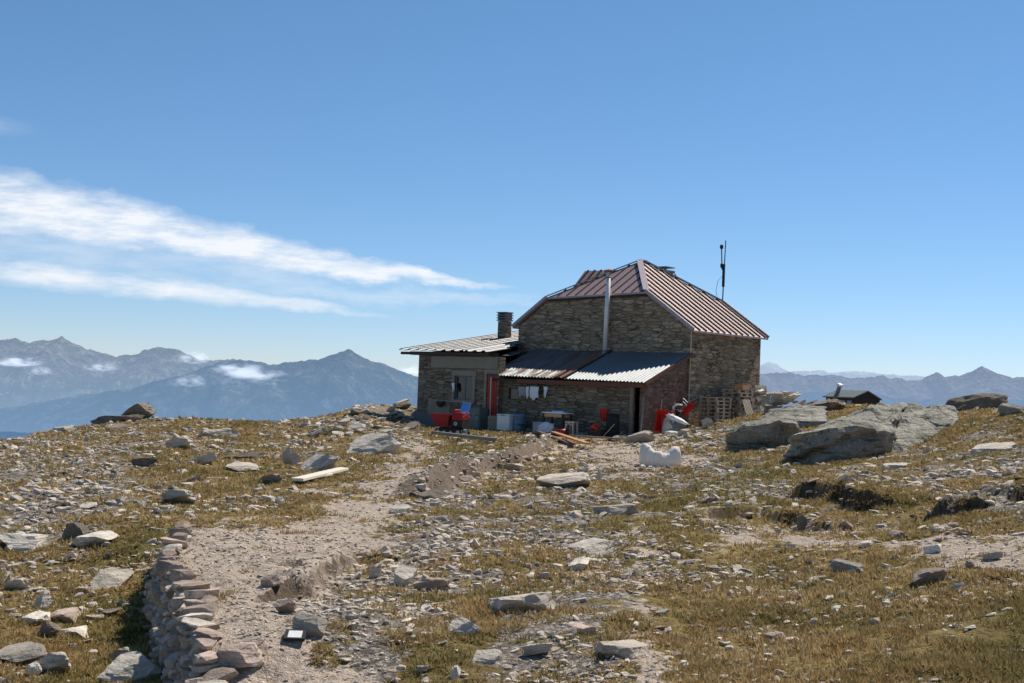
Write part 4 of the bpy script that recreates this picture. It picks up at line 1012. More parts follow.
# table
tb = thing('work_table', 'wooden work table with pale top against the lean-to wall', 'table', hp(557, -4.7), -YAW)
mb = MB(); mb.box(-.62,.62,-.38,.38,.98,1.03); mb.build('tabletop', m_plain('bluish_white_top', (.62,.66,.70), .4, 0, .08, 4), tb)
for x in (-.54,.54):
    for y in (-.3,.3):
        mb = MB(); mb.box(x-.04,x+.04,y-.04,y+.04,0,.978); mb.build('leg', M_DKWOOD, tb)
mb = MB(); mb.box(-.5,.5,-.335,-.305,.82,.975); mb.box(-.5,.5,.305,.335,.82,.975); mb.build('apron', M_WOODY, tb)
tp = Vector(hp(557, -4.7)); 
mb = MB(); mb.box(-.3,.3,-.2,.2,0,.02); mb.box(-.3,-.28,-.2,.2,.02,.07); mb.box(.28,.3,-.2,.2,.02,.07); mb.box(-.28,.28,-.2,-.18,.02,.07); mb.box(-.28,.28,.18,.2,.02,.07)
o = mb.build('serving_tray', M_SKYB); o.location = tp+Vector((.08,0,1.03)); o.rotation_euler=(0,0,-YAW+.2); tag(o, 'shallow light blue tray lying on the work table', 'tray')
# stool
st = thing('plastic_stool', 'cream plastic stool with arched sides right of the work table', 'stool', hp(571.5, -4.9), -YAW)
mb = MB(); mb.box(-.24,.24,-.2,.2,.56,.62); mb.build('seat', M_CREAM, st, bevel=.02)
for x in (-.2,.2):
    for y in (-.16,.16):
        mb = MB(); mb.bar((x*1.1,y*1.1,0),(x*.92,y*.92,.56),.07,.07); mb.build('leg', M_CREAM, st)
mb = MB(); arch = [(-.2+.04*i, .42+.1*math.sin(PI*i/10)) for i in range(11)]
for i in range(10): mb.bar((arch[i][0],-.18,arch[i][1]),(arch[i+1][0],-.18,arch[i+1][1]),.03,.05)
mb.build('arch', M_CREAM, st)
# white crate, white sack and red pot under the table
mb = MB(); mb.box(-.3,.3,-.22,.22,0,.03)
for a in ((-.3,-.27,-.22,.22),(.27,.3,-.22,.22),(-.27,.27,-.22,-.19),(-.27,.27,.19,.22)): mb.box(*a,.03,.5)
mb.box(-.33,.33,-.25,.25,.5,.54)
o = mb.build('plastic_crate', m_plain('dim_white_plastic', (.45,.45,.44), .6), bevel=.01); o.location = hp(540.5, -4.35); o.rotation_euler=(0,0,-YAW); tag(o, 'off-white plastic crate left of the work table', 'crate')
def sack(name, w, d, h, mat, seed=0):
    V, F = ICO[4]; V = V.copy(); n = fbm(V[:,0]*1.6+seed, V[:,1]*1.6, V[:,2]*1.6, seed=seed, oct=4)
    n2 = fbm(V[:,0]*5+seed, V[:,1]*5, V[:,2]*5, seed=seed+1, oct=3); V[:,:2] = np.sign(V[:,:2])*np.abs(V[:,:2])**.7; V = V*(1+.45*n+.14*n2)[:,None]; V[:,2] = np.where(V[:,2] < 0, V[:,2]*.55, V[:,2]); V *= (w/2, d/2, h*.62); V[:,2] -= V[:,2].min()
    return link(name, mesh_np(name, V, F, True), mat)
o = sack('white_sack', .85, .5, .5, M_WHITE, 3); o.location = hp(546, -5.1); o.rotation_euler=(0,0,-YAW); tag(o, 'rounded white plastic sack in front of the work table', 'sack')
pt = thing('red_pot', 'dark red round pot on the ground below the work table', 'pot', hp(561, -5.3), 0)
mb = MB(); mb.lathe([(.16,0),(.28,.08),(.31,.22),(.27,.36),(.25,.36),(.27,.22)], 18); mb.build('body', m_plain('dark_red_enamel', (.28,.03,.02), .4), pt, True)
for x in (-.32,.32):
    mb = MB(); mb.tube([(x*.85,-.06,.28),(x*1.1,-.05,.3),(x*1.1,.05,.3),(x*.85,.06,.28)], .015, 6); mb.build('handle', M_BLACK, pt)
# black barrel, red jacket, orange bucket, stick
bb = thing('black_barrel', 'tall black barrel against the lean-to wall near its doorway', 'barrel', hp(612.5, -4.3), 0)
mb = MB(); mb.lathe([(.26,0),(.29,.03),(.3,.3),(.29,.32),(.3,.34),(.3,.66),(.29,.68),(.3,.7),(.28,.98),(.2,1.02),(.05,1.025)], 20); mb.build('body', M_BLACK, bb, True); mb = MB(); mb.lathe([(.295,.9),(.31,.92),(.295,.94)], 20); mb.build('clamp_ring', M_BLACK, bb)
def cloth(name, w, h, mat, seed, taper=0.0, fold=.03, sag=0.0):
    nx, ny = 14, 14; V = []; F = []
    for j in range(ny+1):
        for i in range(nx+1):
            s, t = i/nx-.5, j/ny; ww = w*(1-taper*t)
            x = s*ww + .02*math.sin(5*t+seed); z = -t*h*(1+.12*math.sin(7*s+seed)) - sag*(1-4*s*s)*(1-t)
            y = fold*math.sin(16*s+seed*2+t*1.5)*(.3+t) 
            V.append((x, y, z))
    for j in range(ny):
        for i in range(nx):
            a = j*(nx+1)+i; F.append((a, a+1, a+nx+2, a+nx+1))
    me = mesh_from(name, V, F, True); o = link(name, me, mat); m = o.modifiers.new('thickness', 'SOLIDIFY'); m.thickness = .012; return o
u_, z_ = onv(605, 408.5, -3.4); o = cloth('red_jacket', .42, .52, M_REDP, 2, .25, .07); w = hl(u_, -3.5, z_); o.location = w; o.rotation_euler=(0,0,-YAW); tag(o, 'red jacket hung on the lean-to wall above the black barrel', 'jacket')
bk = thing('orange_bucket', 'orange bucket tipped towards the viewer left of the black barrel', 'bucket', hp(597, -4.7, .28), -YAW, rot=(1.1,.2,-YAW))
mb = MB(); mb.lathe([(.15,0),(.2,.3),(.215,.31),(.205,.33),(.19,.3),(.14,.02)], 18, (0,0,-.1)); mb.build('body', M_ORANGE, bk, True); mb = MB(); mb.tube([(-.2,0,.2)]+[(-.2*math.cos(PI*i/8),-.05,.2+.22*math.sin(PI*i/8)) for i in range(1,8)]+[(.2,0,.2)], .01, 5); mb.build('handle', M_STEEL, bk)
mb = MB(); mb.box(-.35,.35,-.25,.25,0,.27); mb.box(-.37,.37,-.27,.27,.271,.3); o = mb.build('low_crate', M_DKWOOD); o.location = hp(597.5,-4.7); o.rotation_euler=(0,0,-YAW); tag(o, 'dark wooden crate holding up the orange bucket', 'crate')
a = Vector(hp(602.5,-5.1)); mb = MB(); mb.tube([(0,0,0),(.42,.3,.62)], .025, 6); o = mb.build('wooden_stick', M_WOODY); o.location = a; o.rotation_euler=(0,0,-YAW); tag(o, 'short yellowish stick leaning on the black barrel', 'stick')
a = Vector(hp(640.5,-4.1)); mb = MB(); mb.bar((0,0,0),(-.3,.62,1.75),.07,.05); o = mb.build('wooden_pole', M_WOOD); o.location = a; o.rotation_euler=(0,0,-YAW); tag(o, 'thin brown pole leaning beside the dark lean-to doorway', 'pole')
# laundry
mb = MB(); ul0, zl0 = onv(509, 386, -3.66); ul1, zl1 = onv(556, 387, -3.66)
mb.tube([(ul0,-3.66,zl0+.12)]+[(ul0+(ul1-ul0)*i/8,-3.66,zl0+(zl1-zl0)*i/8+.06*abs(i/4-1)**2) for i in range(1,8)]+[(ul1,-3.66,zl1+.12)], .012, 5)
o = mb.build('clothes_line', M_BLACK); o.location = HO; o.rotation_euler=(0,0,-YAW); tag(o, 'thin dark clothes line strung under the lean-to eave', 'clothes line')
for px, w, h, mt, tp_, lab, nm in ((522,.42,.46,M_CLOTHG,.05,'grey towel at the left end of the clothes line','towel'),(527.6,.17,.52,M_CLOTHW,.1,'narrow white cloth hanging between two towels','cloth'),(534.5,.52,.58,M_CLOTHW,.08,'wide white towel on the clothes line','towel'),(545.5,.24,.48,M_CLOTHW,.5,'pointed white cloth at the right end of the clothes line','cloth')):
    u_, z_ = onv(px, 386.6, -3.68); o = cloth(nm, w, h, mt, px % 7, tp_, .02); o.location = hl(u_, -3.68, z_); o.rotation_euler=(0,0,-YAW); tag(o, lab, nm)
u_, z_ = onv(453.5, 383, AV-.12); o = cloth('white_cloth', .2, .4, M_CLOTHW, 4, .3, .02); o.location = hl(u_, AV-.12, z_); o.rotation_euler=(0,0,-YAW); tag(o, 'small white rag hung beside the annex window', 'cloth')
mb = MB(); mb.bar((uW0-.45,AV-.12,zW1-.25),(uW0+.05,AV-.12,zW1-.25),.012); o = mb.build('rag_wire', M_STEEL); o.location=HO; o.rotation_euler=(0,0,-YAW); tag(o, 'short wire beside the annex window carrying the white rag', 'wire')

# boards on the ground
def board(p0, p1, w, th, mat, label, lift=(0, 0), name='board'):
    a, b = Vector(gp(*p0)), Vector(gp(*p1)); a.z += th/2+.03+lift[0]; b.z += th/2+.03+lift[1]
    c = (a+b)/2; mb = MB(); mb.bar(a-c, b-c, w, th); o = mb.build(name, mat, bevel=.006); o.location = c; return tag(o, label, 'board')
board((433,437.5),(494,443.5), .18, .12, M_WOOD, 'long grey plank in the grass before the red dumper', (.1,.04))
board((537,435),(572,447), .2, .06, M_WOODR, 'reddish brown plank reaching from the table to the trench', (.12,.05))
board((553,438),(587,448.5), .22, .06, M_WOODO, 'bright orange-brown plank overlapping the reddish plank', (.2,.12))
board((570,438.5),(622,442), .16, .07, M_WOOD, 'long weathered plank along the foot of the lean-to', (.06,.05))
board((297,485),(343,476), .2, .05, M_WOODW, 'pale cut board lying in the grass left of the path', (.03,.08))
board((299,482),(327,478), .22, .04, M_WOODW, 'shorter pale board partly under the longer one', (.0,.02))

# white builder's bag
def big_bag():
    root = thing('builders_bag', "slumped white builder's bag on the gravel before the hut", 'bag', gp(660,466), .12); root.scale = (.92,.92,.92)
    mw = m_plain('white_woven_bag', (.76,.71,.61), .85, 0, .12, 5, .6)
    def lump(w, d, h, seed, low=.55):
        V, F = ICO[4]; V = V.copy(); n = fbm(V[:,0]*2+seed, V[:,1]*2, V[:,2]*2, seed=seed, oct=4)
        cr = np.abs(fbm(V[:,0]*2.6+seed, V[:,1]*2.6, V[:,2]*2.6, seed=seed+2, oct=4)); V = V*(1+.16*n+.30*(.22-cr))[:,None]; V[:,:2] = np.sign(V[:,:2])*np.abs(V[:,:2])**.8; V[:,2] = np.where(V[:,2] < 0, V[:,2]*low, V[:,2]); return V*(w/2,d/2,h*.62), F
    n = 120; V = []; m = 0; A = np.linspace(0, 2*PI, n, endpoint=False)
    prof = [(.47,.0,0),(.53,.06,0),(.545,.16,0),(.53,.26,.2),(.50,.36,.7),(.47,.43,1),(.42,.46,1),(.36,.45,1),(.31,.39,.9),(.28,.30,.6),(.26,.24,.3)]
    plate = sstep(.35, .8, np.abs(np.cos(A+.12)))
    for r, z, k in prof:
        q = 1/np.maximum(np.abs(np.cos(A)), np.abs(np.sin(A)))**.6
        cr = np.abs(fbm(np.cos(A)*2.4, np.sin(A)*2.4, np.full(n, z*5), seed=8, oct=4))
        rad = r*q*(1+.22*(.2-cr)*(.35+k))
        zz = z + k*(.08*plate-.09*(1-plate)) + k*.10*(.2-cr) - k*.03*np.cos(A)
        V += list(np.stack([rad*np.cos(A), rad*.8*np.sin(A), zz], -1)); m += 1
    F = [(i*n+k, i*n+(k+1) % n, (i+1)*n+(k+1) % n, (i+1)*n+k) for i in range(m-1) for k in range(n)] + [tuple((m-1)*n+k for k in range(n))]
    link('fabric', mesh_from('fabric', V, F, True), mw, root)
    mb = MB(); V2, F2 = rock_shape(rr, 2, 8); mb.add(V2*(.5,.5,.2)+np.array([.0,.0,.18]), [tuple(f) for f in F2]); mb.build('contents', M_GREY, root)
big_bag()

# wheelbarrows
def barrow(loc, rot, label, sc=1):
    root = thing('wheelbarrow', label, 'wheelbarrow', loc, rot=rot, group='red wheelbarrows'); root.scale = (sc,)*3
    mb = MB(); T = [(-.5,-.36,.0),(.5,-.42,.0),(.5,.42,.0),(-.5,.36,.0)]; Bm = [(-.28,-.2,-.34),(.22,-.24,-.28),(.22,.24,-.28),(-.28,.2,-.34)]
    V = T+Bm+[tuple(c*.95 for c in p) for p in T]+[(x*.93,y*.93,z+.03) for x,y,z in Bm]
    mb.add(V, [(0,1,5,4),(1,2,6,5),(2,3,7,6),(3,0,4,7),(4,5,6,7),(8,12,13,9),(9,13,14,10),(10,14,15,11),(11,15,12,8),(12,15,14,13),(0,8,9,1),(1,9,10,2),(2,10,11,3),(3,11,8,0)])
    mb.build('tray', M_REDP, root)
    mb = MB()
    for s in (-1, 1): mb.tube([(-.55,.08*s,-.5),(-.2,.22*s,-.4),(.3,.28*s,-.32),(.75,.3*s,-.1),(.95,.3*s,-.08)], .02, 7); mb.tube([(.25,.27*s,-.33),(.32,.27*s,-.75)], .018, 6)
    mb.build('frame', M_STEEL, root)
    mb = MB(); mb.lathe([(.08,-.04),(.19,-.05),(.2,0),(.19,.05),(.08,.04)], 18); w = mb.build('wheel', M_BLACK, root, True); w.location = (-.6,0,-.55); w.rotation_euler = (PI/2,0,0)
u_ = 0.35
def axes(X, Zd):
    X = Vector(UA*X[0]+VA*X[1]+np.array([0,0,X[2]])).normalized(); Zd = Vector(UA*Zd[0]+VA*Zd[1]+np.array([0,0,Zd[2]])); Zd = (Zd-X*Zd.dot(X)).normalized(); Y = Zd.cross(X)
    return Matrix((X, Y, Zd)).transposed().to_euler()
p_ = hp(664, -2.9, .62); barrow(p_, axes((.12,.1,1), (.35,-.9,.1)), 'red wheelbarrow standing on its nose against the reddish side wall')
p_ = hp(689, -1.0, .95); barrow(p_, axes((.3,.6,.75), (.75,.25,-.45)), 'red wheelbarrow leaning with raised tray between side wall and pallets', .72)
mb = MB(); c_ = Vector(hp(671,-2.5)); mb.tube([(0,0,.2),(0,0,1.0),(.06,-.03,1.25),(.22,-.08,1.38),(.45,-.14,1.36)], .04, 8); o = mb.build('bent_tube', M_WHITE, None, True); o.location = c_; tag(o, 'white bent tube sticking up beside the red wheelbarrow', 'tube')
for k, (px, v, w, d, h, lab, mt, zz, tl_) in enumerate(((667.5,-2.9,.55,.4,1.0,'pale cement sack standing up against the red wheelbarrow',M_CREAM,0,.15),(677,-2.75,1.0,.5,.2,'white torn sack sloping down across the top of the sack heap',M_WHITE,.62,.38),(676,-2.7,.8,.6,.72,'grey-blue sack in the shade below the torn white sack',M_GREY,0,0),(672,-3.6,.7,.4,.26,'crumpled white sack low in front of the heap',M_WHITE,0,.1))):
    o = sack('sack', w, d, h, mt, 20+k); o.location = hp(px, v, zz); o.rotation_euler=(0,tl_,-YAW+.2*k); tag(o, lab, 'sack')

# pallets
def make_pallet():
    root = thing('pallet', 'x', 'pallet', (0,0,0), 0, 'wooden pallets by the side wall')
    mb = MB(); [mb.box(-.6,.6,-.4+.17*k,-.4+.17*k+.12,.122,.144) for k in range(5)]; mb.build('deck_board', M_PAL, root)
    mb = MB(); [mb.box(x-.07,x+.07,y-.05,y+.05,.024,.1) for x in (-.53,0,.53) for y in (-.35,0,.35)]; [mb.box(x-.07,x+.07,-.4,.4,.1005,.1215) for x in (-.53,0,.53)]; mb.build('block', M_PAL, root)
    mb = MB(); [mb.box(-.6,.6,y-.05,y+.05,0,.0235) for y in (-.35,0,.35)]; mb.build('runner', M_PAL, root)
    return root
M_PAL = m_plain('grey_pallet_wood', (.34,.275,.21), .9, 0, .35, 5)
proto = make_pallet(); used = [False]
def pallet(p, rot, label):
    o = proto if not used[0] else copy_tree(proto); used[0] = True
    o.location = tuple(float(c) for c in p); o.rotation_euler = rot; o.scale = (1.15,)*3; o['label'] = label
def hu(v, u, dz=0):
    w = hl(u, v); return (float(w[0]), float(w[1]), hz(w[0], w[1])+dz)
zb1 = hu(.9,.75)[2]; zb2 = hu(2.4,.75)[2]
names = ['lowest', 'second lowest', 'third from the ground', 'fourth from the ground', 'fifth from the ground', 'sixth from the ground', 'seventh from the ground', 'topmost']
names2 = names[:7]+['eighth from the ground', 'ninth from the ground', 'topmost']
for k in range(8):
    w = hu(.75, .75); pallet((w[0], w[1], zb1+.1+.17*k), (0, 0, -YAW+PI/2+rr.normal()*.05), names[k]+' pallet of the left-hand stack by the side wall')
for k in range(10):
    w = hu(2.7, .8); pallet((w[0]+rr.normal()*.04, w[1], zb2+.17*k), (0, 0, -YAW+PI/2+rr.normal()*.05), names2[k]+' pallet of the middle stack by the side wall')
w = hu(1.9,1.75,.55); pallet(w, (0, 1.25, -YAW+.15), 'pallet on edge leaning against the middle stack, slats outward')
w = hu(4.6,1.1,.85); pallet(w, (PI/2-.2, 0, -YAW+PI/2), 'lower upright pallet leaning at the far end of the side wall')
w = hu(4.75,.75,1.3); pallet(w, (PI/2-.15, 0, -YAW+PI/2+.1), 'upper upright pallet leaning behind the lower one at the far end')
w = hu(3.0,.85); mb = MB(); mb.box(-.3,.3,-.2,.2,0,.02); [mb.box(*a,.02,.22) for a in ((-.3,-.28,-.2,.2),(.28,.3,-.2,.2),(-.28,.28,-.2,-.18),(-.28,.28,.18,.2))]
o = mb.build('wooden_crate', M_WOODO); o.location = (w[0], w[1], zb2+.17*10); o.rotation_euler=(0,0,-YAW+PI/2); tag(o, 'small orange wooden crate on top of the middle pallet stack', 'crate')

# white tile on the terrace
g_ = Vector(gp(295, 640)); tl = thing('white_tile', 'small white rectangular tile in a dark frame on the bare terrace', 'tile', g_+Vector((0,0,.03)), .15, rot=(.3,0,.05)); tl.scale = (.52,.75,.5)
mb = MB(); mb.box(-.085,.085,-.06,.06,0,.02); mb.build('slab', M_WHITE, tl); mb = MB(); mb.box(-.13,.13,-.08,-.062,-.02,.022); mb.box(-.13,.13,.062,.08,-.02,.022); mb.box(-.13,-.087,-.061,.061,-.02,.021); mb.box(.087,.13,-.061,.061,-.02,.021); mb.build('frame', M_BLACK, tl)

# far shed behind the boulders
sc_ = at(852, 402, 85); sh = thing('small_shed', 'small dark shed with a row of windows beyond the right-hand boulders', 'shed', (sc_[0], sc_[1], -.5), math.radians(-68)); sh.scale = (1.15,.78,1)
zt = 1.62
mb = MB(); prism(mb, [(1.3,-1.25,-1),(1.3,1.35,-1),(1.3,1.35,2.2),(1.3,0.05,2.62),(1.3,-1.25,2.3)], (-2.6,0,0)); mb.build('wall', m_plain('dark_boards', (.035,.026,.022), .8, 0, .3, 4), sh)
mb = MB(); prism(mb, [(1.4,-1.4,2.22),(1.4,.05,2.68),(-1.5,.05,2.68),(-1.5,-1.4,2.22)], (0,0,.07)); prism(mb, [(1.4,.052,2.68),(1.4,1.45,2.16),(-1.5,1.45,2.16),(-1.5,.052,2.68)], (0,0,.07)); mb.build('roof', M_GREY, sh)
for k in range(4):
    mb = MB(); x = -1.15+k*.62; mb.box(x,x+.46,-1.31,-1.27,1.5,2.08); wn = mb.build('window', M_GREY, sh); mb = MB(); mb.box(x+.05,x+.41,-1.325,-1.311,1.55,2.03); mb.build('pane', m_plain('pale_pane', (.25,.32,.38), .2), wn)
mb = MB(); mb.bar((-.8,-.75,2.3),(-.5,-.75,2.98),.2,.2); fl = mb.build('flue', M_GREY, sh); mb = MB(); mb.bar((-.5,-.75,2.983),(-.44,-.75,3.12),.34,.34); mb.build('flue_cap', M_WHITE, fl)

# ------------------------------------------------------------------ valley and mountains
def ray_dir(px, py): d = ray(px, py); return d
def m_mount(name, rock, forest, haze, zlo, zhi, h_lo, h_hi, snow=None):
    """rock and forest slopes with blue haze painted in as emission, stronger towards the valley"""
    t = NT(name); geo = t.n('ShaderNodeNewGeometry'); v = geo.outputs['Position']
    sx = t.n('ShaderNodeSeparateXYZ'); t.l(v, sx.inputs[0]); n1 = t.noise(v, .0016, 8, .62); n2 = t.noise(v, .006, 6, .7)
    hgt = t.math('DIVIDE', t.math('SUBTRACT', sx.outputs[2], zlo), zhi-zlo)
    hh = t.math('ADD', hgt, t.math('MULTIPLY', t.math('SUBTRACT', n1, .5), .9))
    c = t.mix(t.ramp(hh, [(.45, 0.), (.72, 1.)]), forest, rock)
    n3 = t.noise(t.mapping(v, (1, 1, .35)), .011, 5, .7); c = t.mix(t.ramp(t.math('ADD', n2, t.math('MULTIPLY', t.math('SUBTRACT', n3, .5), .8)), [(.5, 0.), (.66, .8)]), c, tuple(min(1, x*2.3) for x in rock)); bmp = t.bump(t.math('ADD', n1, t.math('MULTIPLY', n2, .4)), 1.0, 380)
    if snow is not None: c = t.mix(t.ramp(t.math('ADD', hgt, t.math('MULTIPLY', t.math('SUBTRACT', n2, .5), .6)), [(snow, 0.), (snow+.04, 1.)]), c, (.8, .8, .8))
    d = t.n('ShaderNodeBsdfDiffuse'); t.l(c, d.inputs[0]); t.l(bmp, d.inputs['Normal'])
    e = t.n('ShaderNodeEmission'); e.inputs[0].default_value = (*haze, 1); e.inputs[1].default_value = 1  # aerial haze is painted: a blue glow mixed into the slope's own surface
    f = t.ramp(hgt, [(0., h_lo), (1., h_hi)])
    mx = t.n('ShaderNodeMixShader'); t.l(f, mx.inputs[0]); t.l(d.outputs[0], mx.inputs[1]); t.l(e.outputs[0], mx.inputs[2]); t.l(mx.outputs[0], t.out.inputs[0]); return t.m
def mountains(name, profile, dist, depth, zbase, mat, seed, rough=.5, cols=640, rows=150, jag=.0024):
    pp = np.array([[*(ray_dir(a, b)*dist)[:1], (CAM+ray_dir(a, b)*dist)[2]] for a, b in profile])
    x0, x1 = pp[0, 0], pp[-1, 0]; ext = (x1-x0)*.1
    X = np.linspace(x0-ext*.2, x1+ext*.2, cols); top = np.interp(X, pp[:, 0], pp[:, 1])
    s = 1/(dist*.055)
    T = np.concatenate([np.linspace(1, 0, rows)**1.15, -np.linspace(0, 1, rows//4)[1:]])   # 1 = foot towards us, 0 = crest, negative = far side
    XX, TT = np.meshgrid(X, T)
    YY = dist - TT*depth + 0*XX
    top = top + dist*jag*(.35-1.5*np.abs(fbm(X/dist*48, X*0+seed, seed=seed+3, oct=5, gain=.6)))
    crest = np.interp(XX, X, top)
    prof = np.clip(1-np.abs(TT), 0, 1)**1.25
    rid = 1-np.abs(fbm(XX*s, YY*s*.6, seed=seed, oct=6, gain=.55))*2
    rid2 = fbm(XX*s*3.1, YY*s*2.0, seed=seed+7, oct=5, gain=.6)
    amp = (crest-zbase)
    w = np.clip(np.abs(TT)*2.6, 0, 1)
    ZZ = zbase + amp*prof + amp*w*(rid-.75)*rough*.45*np.clip(prof*1.6, 0, 1) + amp*(.25+w)*rid2*.06*rough
    V = np.stack([XX.ravel(), YY.ravel(), ZZ.ravel()], -1); r, c = XX.shape
    ii = (np.arange(r-1)[:, None]*c+np.arange(c-1)[None]).ravel(); F = np.stack([ii, ii+1, ii+c+1, ii+c], -1)
    o = link(name, mesh_np(name, V, F, True), mat); tag(o, kind='structure'); return o
HZ = (.26,.43,.68)
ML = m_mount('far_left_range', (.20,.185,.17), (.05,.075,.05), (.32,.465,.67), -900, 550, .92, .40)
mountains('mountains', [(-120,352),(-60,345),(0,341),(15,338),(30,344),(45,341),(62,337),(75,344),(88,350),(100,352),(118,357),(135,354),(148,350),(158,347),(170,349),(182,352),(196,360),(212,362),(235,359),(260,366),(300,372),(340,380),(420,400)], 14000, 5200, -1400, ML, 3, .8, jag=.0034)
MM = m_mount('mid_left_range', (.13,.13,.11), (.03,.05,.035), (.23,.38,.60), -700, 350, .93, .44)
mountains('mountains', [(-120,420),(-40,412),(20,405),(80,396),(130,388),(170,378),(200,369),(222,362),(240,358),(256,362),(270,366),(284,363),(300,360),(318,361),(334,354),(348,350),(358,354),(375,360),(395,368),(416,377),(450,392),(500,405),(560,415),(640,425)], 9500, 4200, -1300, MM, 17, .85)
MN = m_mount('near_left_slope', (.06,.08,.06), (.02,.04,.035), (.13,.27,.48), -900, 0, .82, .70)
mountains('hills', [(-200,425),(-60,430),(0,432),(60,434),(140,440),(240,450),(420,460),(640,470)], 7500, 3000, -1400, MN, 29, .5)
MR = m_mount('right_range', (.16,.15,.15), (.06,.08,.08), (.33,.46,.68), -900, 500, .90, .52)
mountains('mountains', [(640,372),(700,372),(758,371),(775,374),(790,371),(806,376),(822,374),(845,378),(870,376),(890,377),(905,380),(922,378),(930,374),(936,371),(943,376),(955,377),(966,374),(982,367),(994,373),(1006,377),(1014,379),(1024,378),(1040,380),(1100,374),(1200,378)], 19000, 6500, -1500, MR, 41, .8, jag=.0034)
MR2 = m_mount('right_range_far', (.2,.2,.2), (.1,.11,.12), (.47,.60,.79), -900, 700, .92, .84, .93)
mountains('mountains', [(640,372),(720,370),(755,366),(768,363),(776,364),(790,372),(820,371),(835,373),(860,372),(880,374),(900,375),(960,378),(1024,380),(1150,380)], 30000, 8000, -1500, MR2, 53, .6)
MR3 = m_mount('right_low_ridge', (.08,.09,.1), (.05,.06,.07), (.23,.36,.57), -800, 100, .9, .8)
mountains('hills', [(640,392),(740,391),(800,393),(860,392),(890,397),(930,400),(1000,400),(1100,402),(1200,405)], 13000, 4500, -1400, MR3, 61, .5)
vs = 90000.0
vme = mesh_np('valley', np.array([[-vs,-vs,-1450],[vs,-vs,-1450],[vs,vs,-1450],[-vs,vs,-1450]]), np.array([[0,1,2,3]]))
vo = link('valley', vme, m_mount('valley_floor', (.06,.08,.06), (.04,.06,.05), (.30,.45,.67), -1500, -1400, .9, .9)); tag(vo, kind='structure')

# ------------------------------------------------------------------ low clouds over the left range
def m_cloud():
    t = NT('cloud_vapour'); v = t.coord('Object'); ln = t.n('ShaderNodeVectorMath', operation='LENGTH'); t.l(v, ln.inputs[0])
    oi = t.n('ShaderNodeObjectInfo'); off = t.n('ShaderNodeVectorMath', operation='ADD'); t.l(v, off.inputs[0]); t.l(oi.outputs['Random'], off.inputs[1])
    sc = t.n('ShaderNodeVectorMath', operation='SCALE'); t.l(off.outputs[0], sc.inputs[0]); sc.inputs['Scale'].default_value = 3
    n = t.noise(off.outputs[0], 2.2, 6, .62)
    d = t.math('SUBTRACT', t.math('ADD', t.math('SUBTRACT', 1.0, ln.outputs['Value']), t.math('MULTIPLY', t.math('SUBTRACT', n, .5), 2.6)), .45)
    d = t.math('MULTIPLY', d, .013, clamp=False); d = t.math('MAXIMUM', d, 0.0)
    vs_ = t.n('ShaderNodeVolumePrincipled'); t.l(d, vs_.inputs['Density']); vs_.inputs['Color'].default_value = (.95,.96,1,1)
    vs_.inputs['Emission Color'].default_value = (.78,.84,.95,1); t.l(t.math('MULTIPLY', d, .55), vs_.inputs['Emission Strength'])  # added glow stands in for sunlight scattered inside the cloud
    t.l(vs_.outputs[0], t.out.inputs['Volume']); return t.m
MCL = m_cloud(); CME = mesh_np('cloud', *ICO[3], True); CME.materials.append(MCL)
for px, py, w, h, dist, lab in ((250,373,58,20,8600,'largest white cloud puff lying on the left mountains'),(192,381,34,13,8500,'small low cloud puff left of the largest one'),(228,368,34,10,9000,'thin cloud wisp above the largest puff'),(20,362,46,12,12600,'pale wisp of cloud at the far left peaks'),(104,367,30,10,12600,'faint cloud below the second peaks from the left'),(42,371,24,9,12400,'faint cloud scrap under the far left peaks'),(196,358,34,13,13000,'mist rising behind the bare peak'),(412,371,30,14,10500,'white cloud peeping out left of the hut')):
    c = at(px, py, dist); s = dist/FPX; o = bpy.data.objects.new('cloud', CME); COL.objects.link(o); o.location = c; o.scale = (w*s*.85, w*s*.6, h*s*.8); tag(o, lab, 'cloud', 'low clouds over the mountains')

# ------------------------------------------------------------------ sun and sky
sun_d = bpy.data.lights.new('sun', 'SUN'); sun_d.energy = 5.0; sun_d.angle = math.radians(.53); sun_d.color = (1, .935, .83)
sun = bpy.data.objects.new('sun', sun_d); COL.objects.link(sun); sun.rotation_euler = SUN_DIR.to_track_quat('Z', 'Y').to_euler()
world = bpy.data.worlds.new('World'); scene.world = world; world.use_nodes = True
wt = world.node_tree; wt.nodes.clear()
class WN(NT):
    def __init__(s): s.t = wt
w = WN(); wout = w.n('ShaderNodeOutputWorld'); bg = w.n('ShaderNodeBackground'); w.l(bg.outputs[0], wout.inputs[0])
sky = w.n('ShaderNodeTexSky', sky_type='NISHITA'); sky.sun_disc = False; sky.sun_elevation = SUN_EL; sky.sun_rotation = SUN_AZ; sky.altitude = 2600; sky.air_density = 1.0; sky.dust_density = .4; sky.ozone_density = 1.2
dirv = w.n('ShaderNodeTexCoord').outputs['Generated']
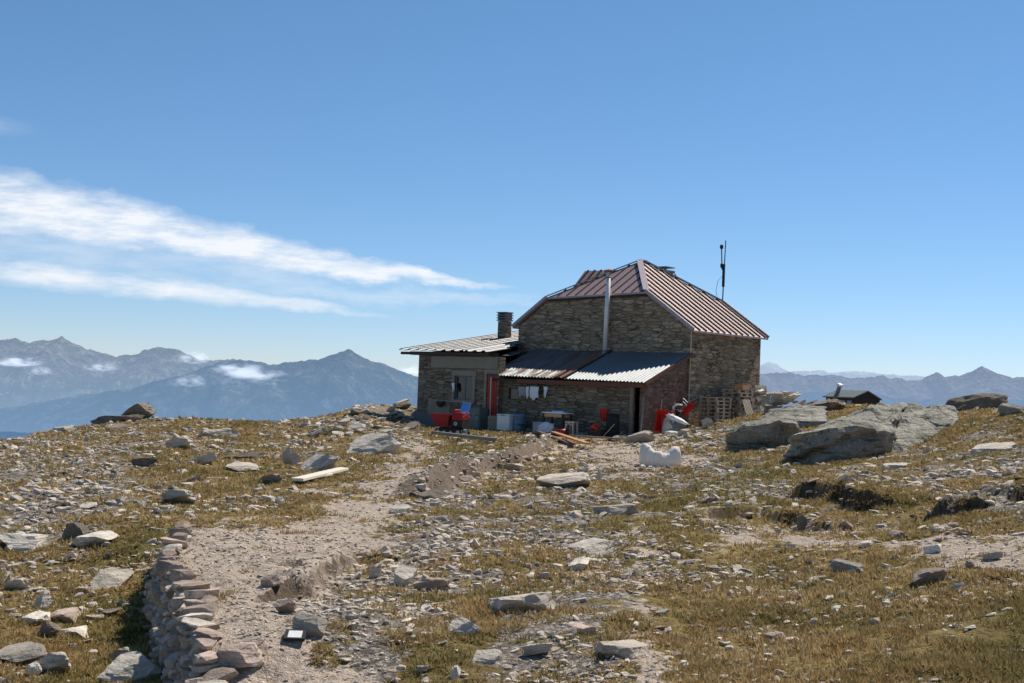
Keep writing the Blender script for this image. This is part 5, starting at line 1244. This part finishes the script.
# cirrus bands: azimuth / elevation plane
sp_ = w.n('ShaderNodeSeparateXYZ'); w.l(dirv, sp_.inputs[0])
hx = w.math('DIVIDE', sp_.outputs[0], w.math('MAXIMUM', sp_.outputs[1], .05)); hzv = w.math('DIVIDE', sp_.outputs[2], w.math('MAXIMUM', sp_.outputs[1], .05))
cmb = w.n('ShaderNodeCombineXYZ'); w.l(hx, cmb.inputs[0]); w.l(hzv, cmb.inputs[1])
def q2(px, py): d = ray(px, py); return d[0], d[2]
wn1 = w.noise(w.mapping(cmb.outputs[0], (1, 2.2, 1), (0, 0, .28)), 14, 8, .62); wn2 = w.noise(w.mapping(cmb.outputs[0], (1, 4.5, 1), (0, 0, .25)), 20, 6, .6)
def band(P, warp, fac):
    """P: picture points (col,row,half thickness) along the band"""
    Q = [(*q2(a, b), c/FPX) for a, b, c in P]
    x0, x1 = Q[0][0], Q[-1][0]; mr = w.n('ShaderNodeMapRange'); w.l(hx, mr.inputs[0]); mr.inputs[1].default_value = x0; mr.inputs[2].default_value = x1
    def curve(vals):
        lo, hi = min(vals), max(vals); hi = max(hi, lo+1e-6)
        nd = w.n('ShaderNodeFloatCurve'); cv = nd.mapping.curves[0]
        ts = [(q[0]-x0)/(x1-x0) for q in Q]; ys = [(v-lo)/(hi-lo) for v in vals]
        cv.points[0].location = (ts[0], ys[0]); cv.points[1].location = (ts[-1], ys[-1])
        for t_, y_ in list(zip(ts, ys))[1:-1]: cv.points.new(t_, y_)
        for p_ in cv.points: p_.handle_type = 'AUTO_CLAMPED'
        nd.mapping.update(); w.l(mr.outputs[0], nd.inputs['Value'])
        return w.math('MULTIPLY_ADD', nd.outputs[0], hi-lo, lo)
    c = curve([q[1] for q in Q]); h = curve([q[2] for q in Q])
    dv = w.math('ADD', w.math('SUBTRACT', hzv, c), w.math('MULTIPLY', w.math('SUBTRACT', wn1, .5), warp))
    r = w.math('DIVIDE', w.math('ABSOLUTE', dv), h)
    e1 = w.math('MULTIPLY', w.math('SUBTRACT', x1, hx), 1/.07, clamp=True)
    return w.math('MULTIPLY', w.math('MULTIPLY', w.ramp(r, [(.0, 1.), (.4, .8), (.75, .3), (1., 0.)]), fac), e1)
b1 = band([(-150,188,46),(0,203,42),(70,215,34),(140,226,30),(200,240,26),(260,252,22),(330,262,15),(400,274,11),(460,281,7),(520,290,1.5)], .034, 1.0)
b2 = band([(-150,264,15),(0,271,16),(80,279,15),(160,287,14),(240,296,11),(310,307,8),(400,318,1.5)], .022, .75)
b3 = band([(-150,240,40),(0,246,40),(120,258,34),(260,276,24),(400,296,14),(560,304,3)], .05, .3)
b4 = band([(-60,126,16),(-20,126,14),(0,127,12),(40,127,8)], .03, .3)
tex = w.math('MULTIPLY_ADD', w.ramp(wn2, [(.34, 0.), (.64, 1.)]), .62, .38)
dens = w.math('MAXIMUM', w.math('MAXIMUM', b1, b2), b3); dens = w.math('MAXIMUM', dens, b4)
dens = w.math('MULTIPLY', w.math('MULTIPLY', dens, tex), 1.3, clamp=True)
fwd = w.math('GREATER_THAN', sp_.outputs[1], .1); dens = w.math('MULTIPLY', dens, fwd)
SKY_S = .085
hs = w.n('ShaderNodeHueSaturation'); hs.inputs['Saturation'].default_value = 1.05; hs.inputs['Value'].default_value = 1.0; w.l(sky.outputs[0], hs.inputs['Color'])
tint = w.ramp(w.math('MULTIPLY', sp_.outputs[2], 3.3, clamp=True), [(0., (.60,.645,.82)), (.25, (.575,.70,.83)), (1., (.62,.815,.875))])
tnt = w.mix(1.0, hs.outputs[0], tint, 'MULTIPLY'); t2 = w.n('ShaderNodeVectorMath', operation='SCALE'); w.l(tnt, t2.inputs[0]); t2.inputs['Scale'].default_value = 1.6
ccol = w.mix(dens, t2.outputs[0], (.90/SKY_S, .94/SKY_S, 1.0/SKY_S)); w.l(ccol, bg.inputs[0]); bg.inputs[1].default_value = SKY_S
scene.cycles.volume_bounces = 1
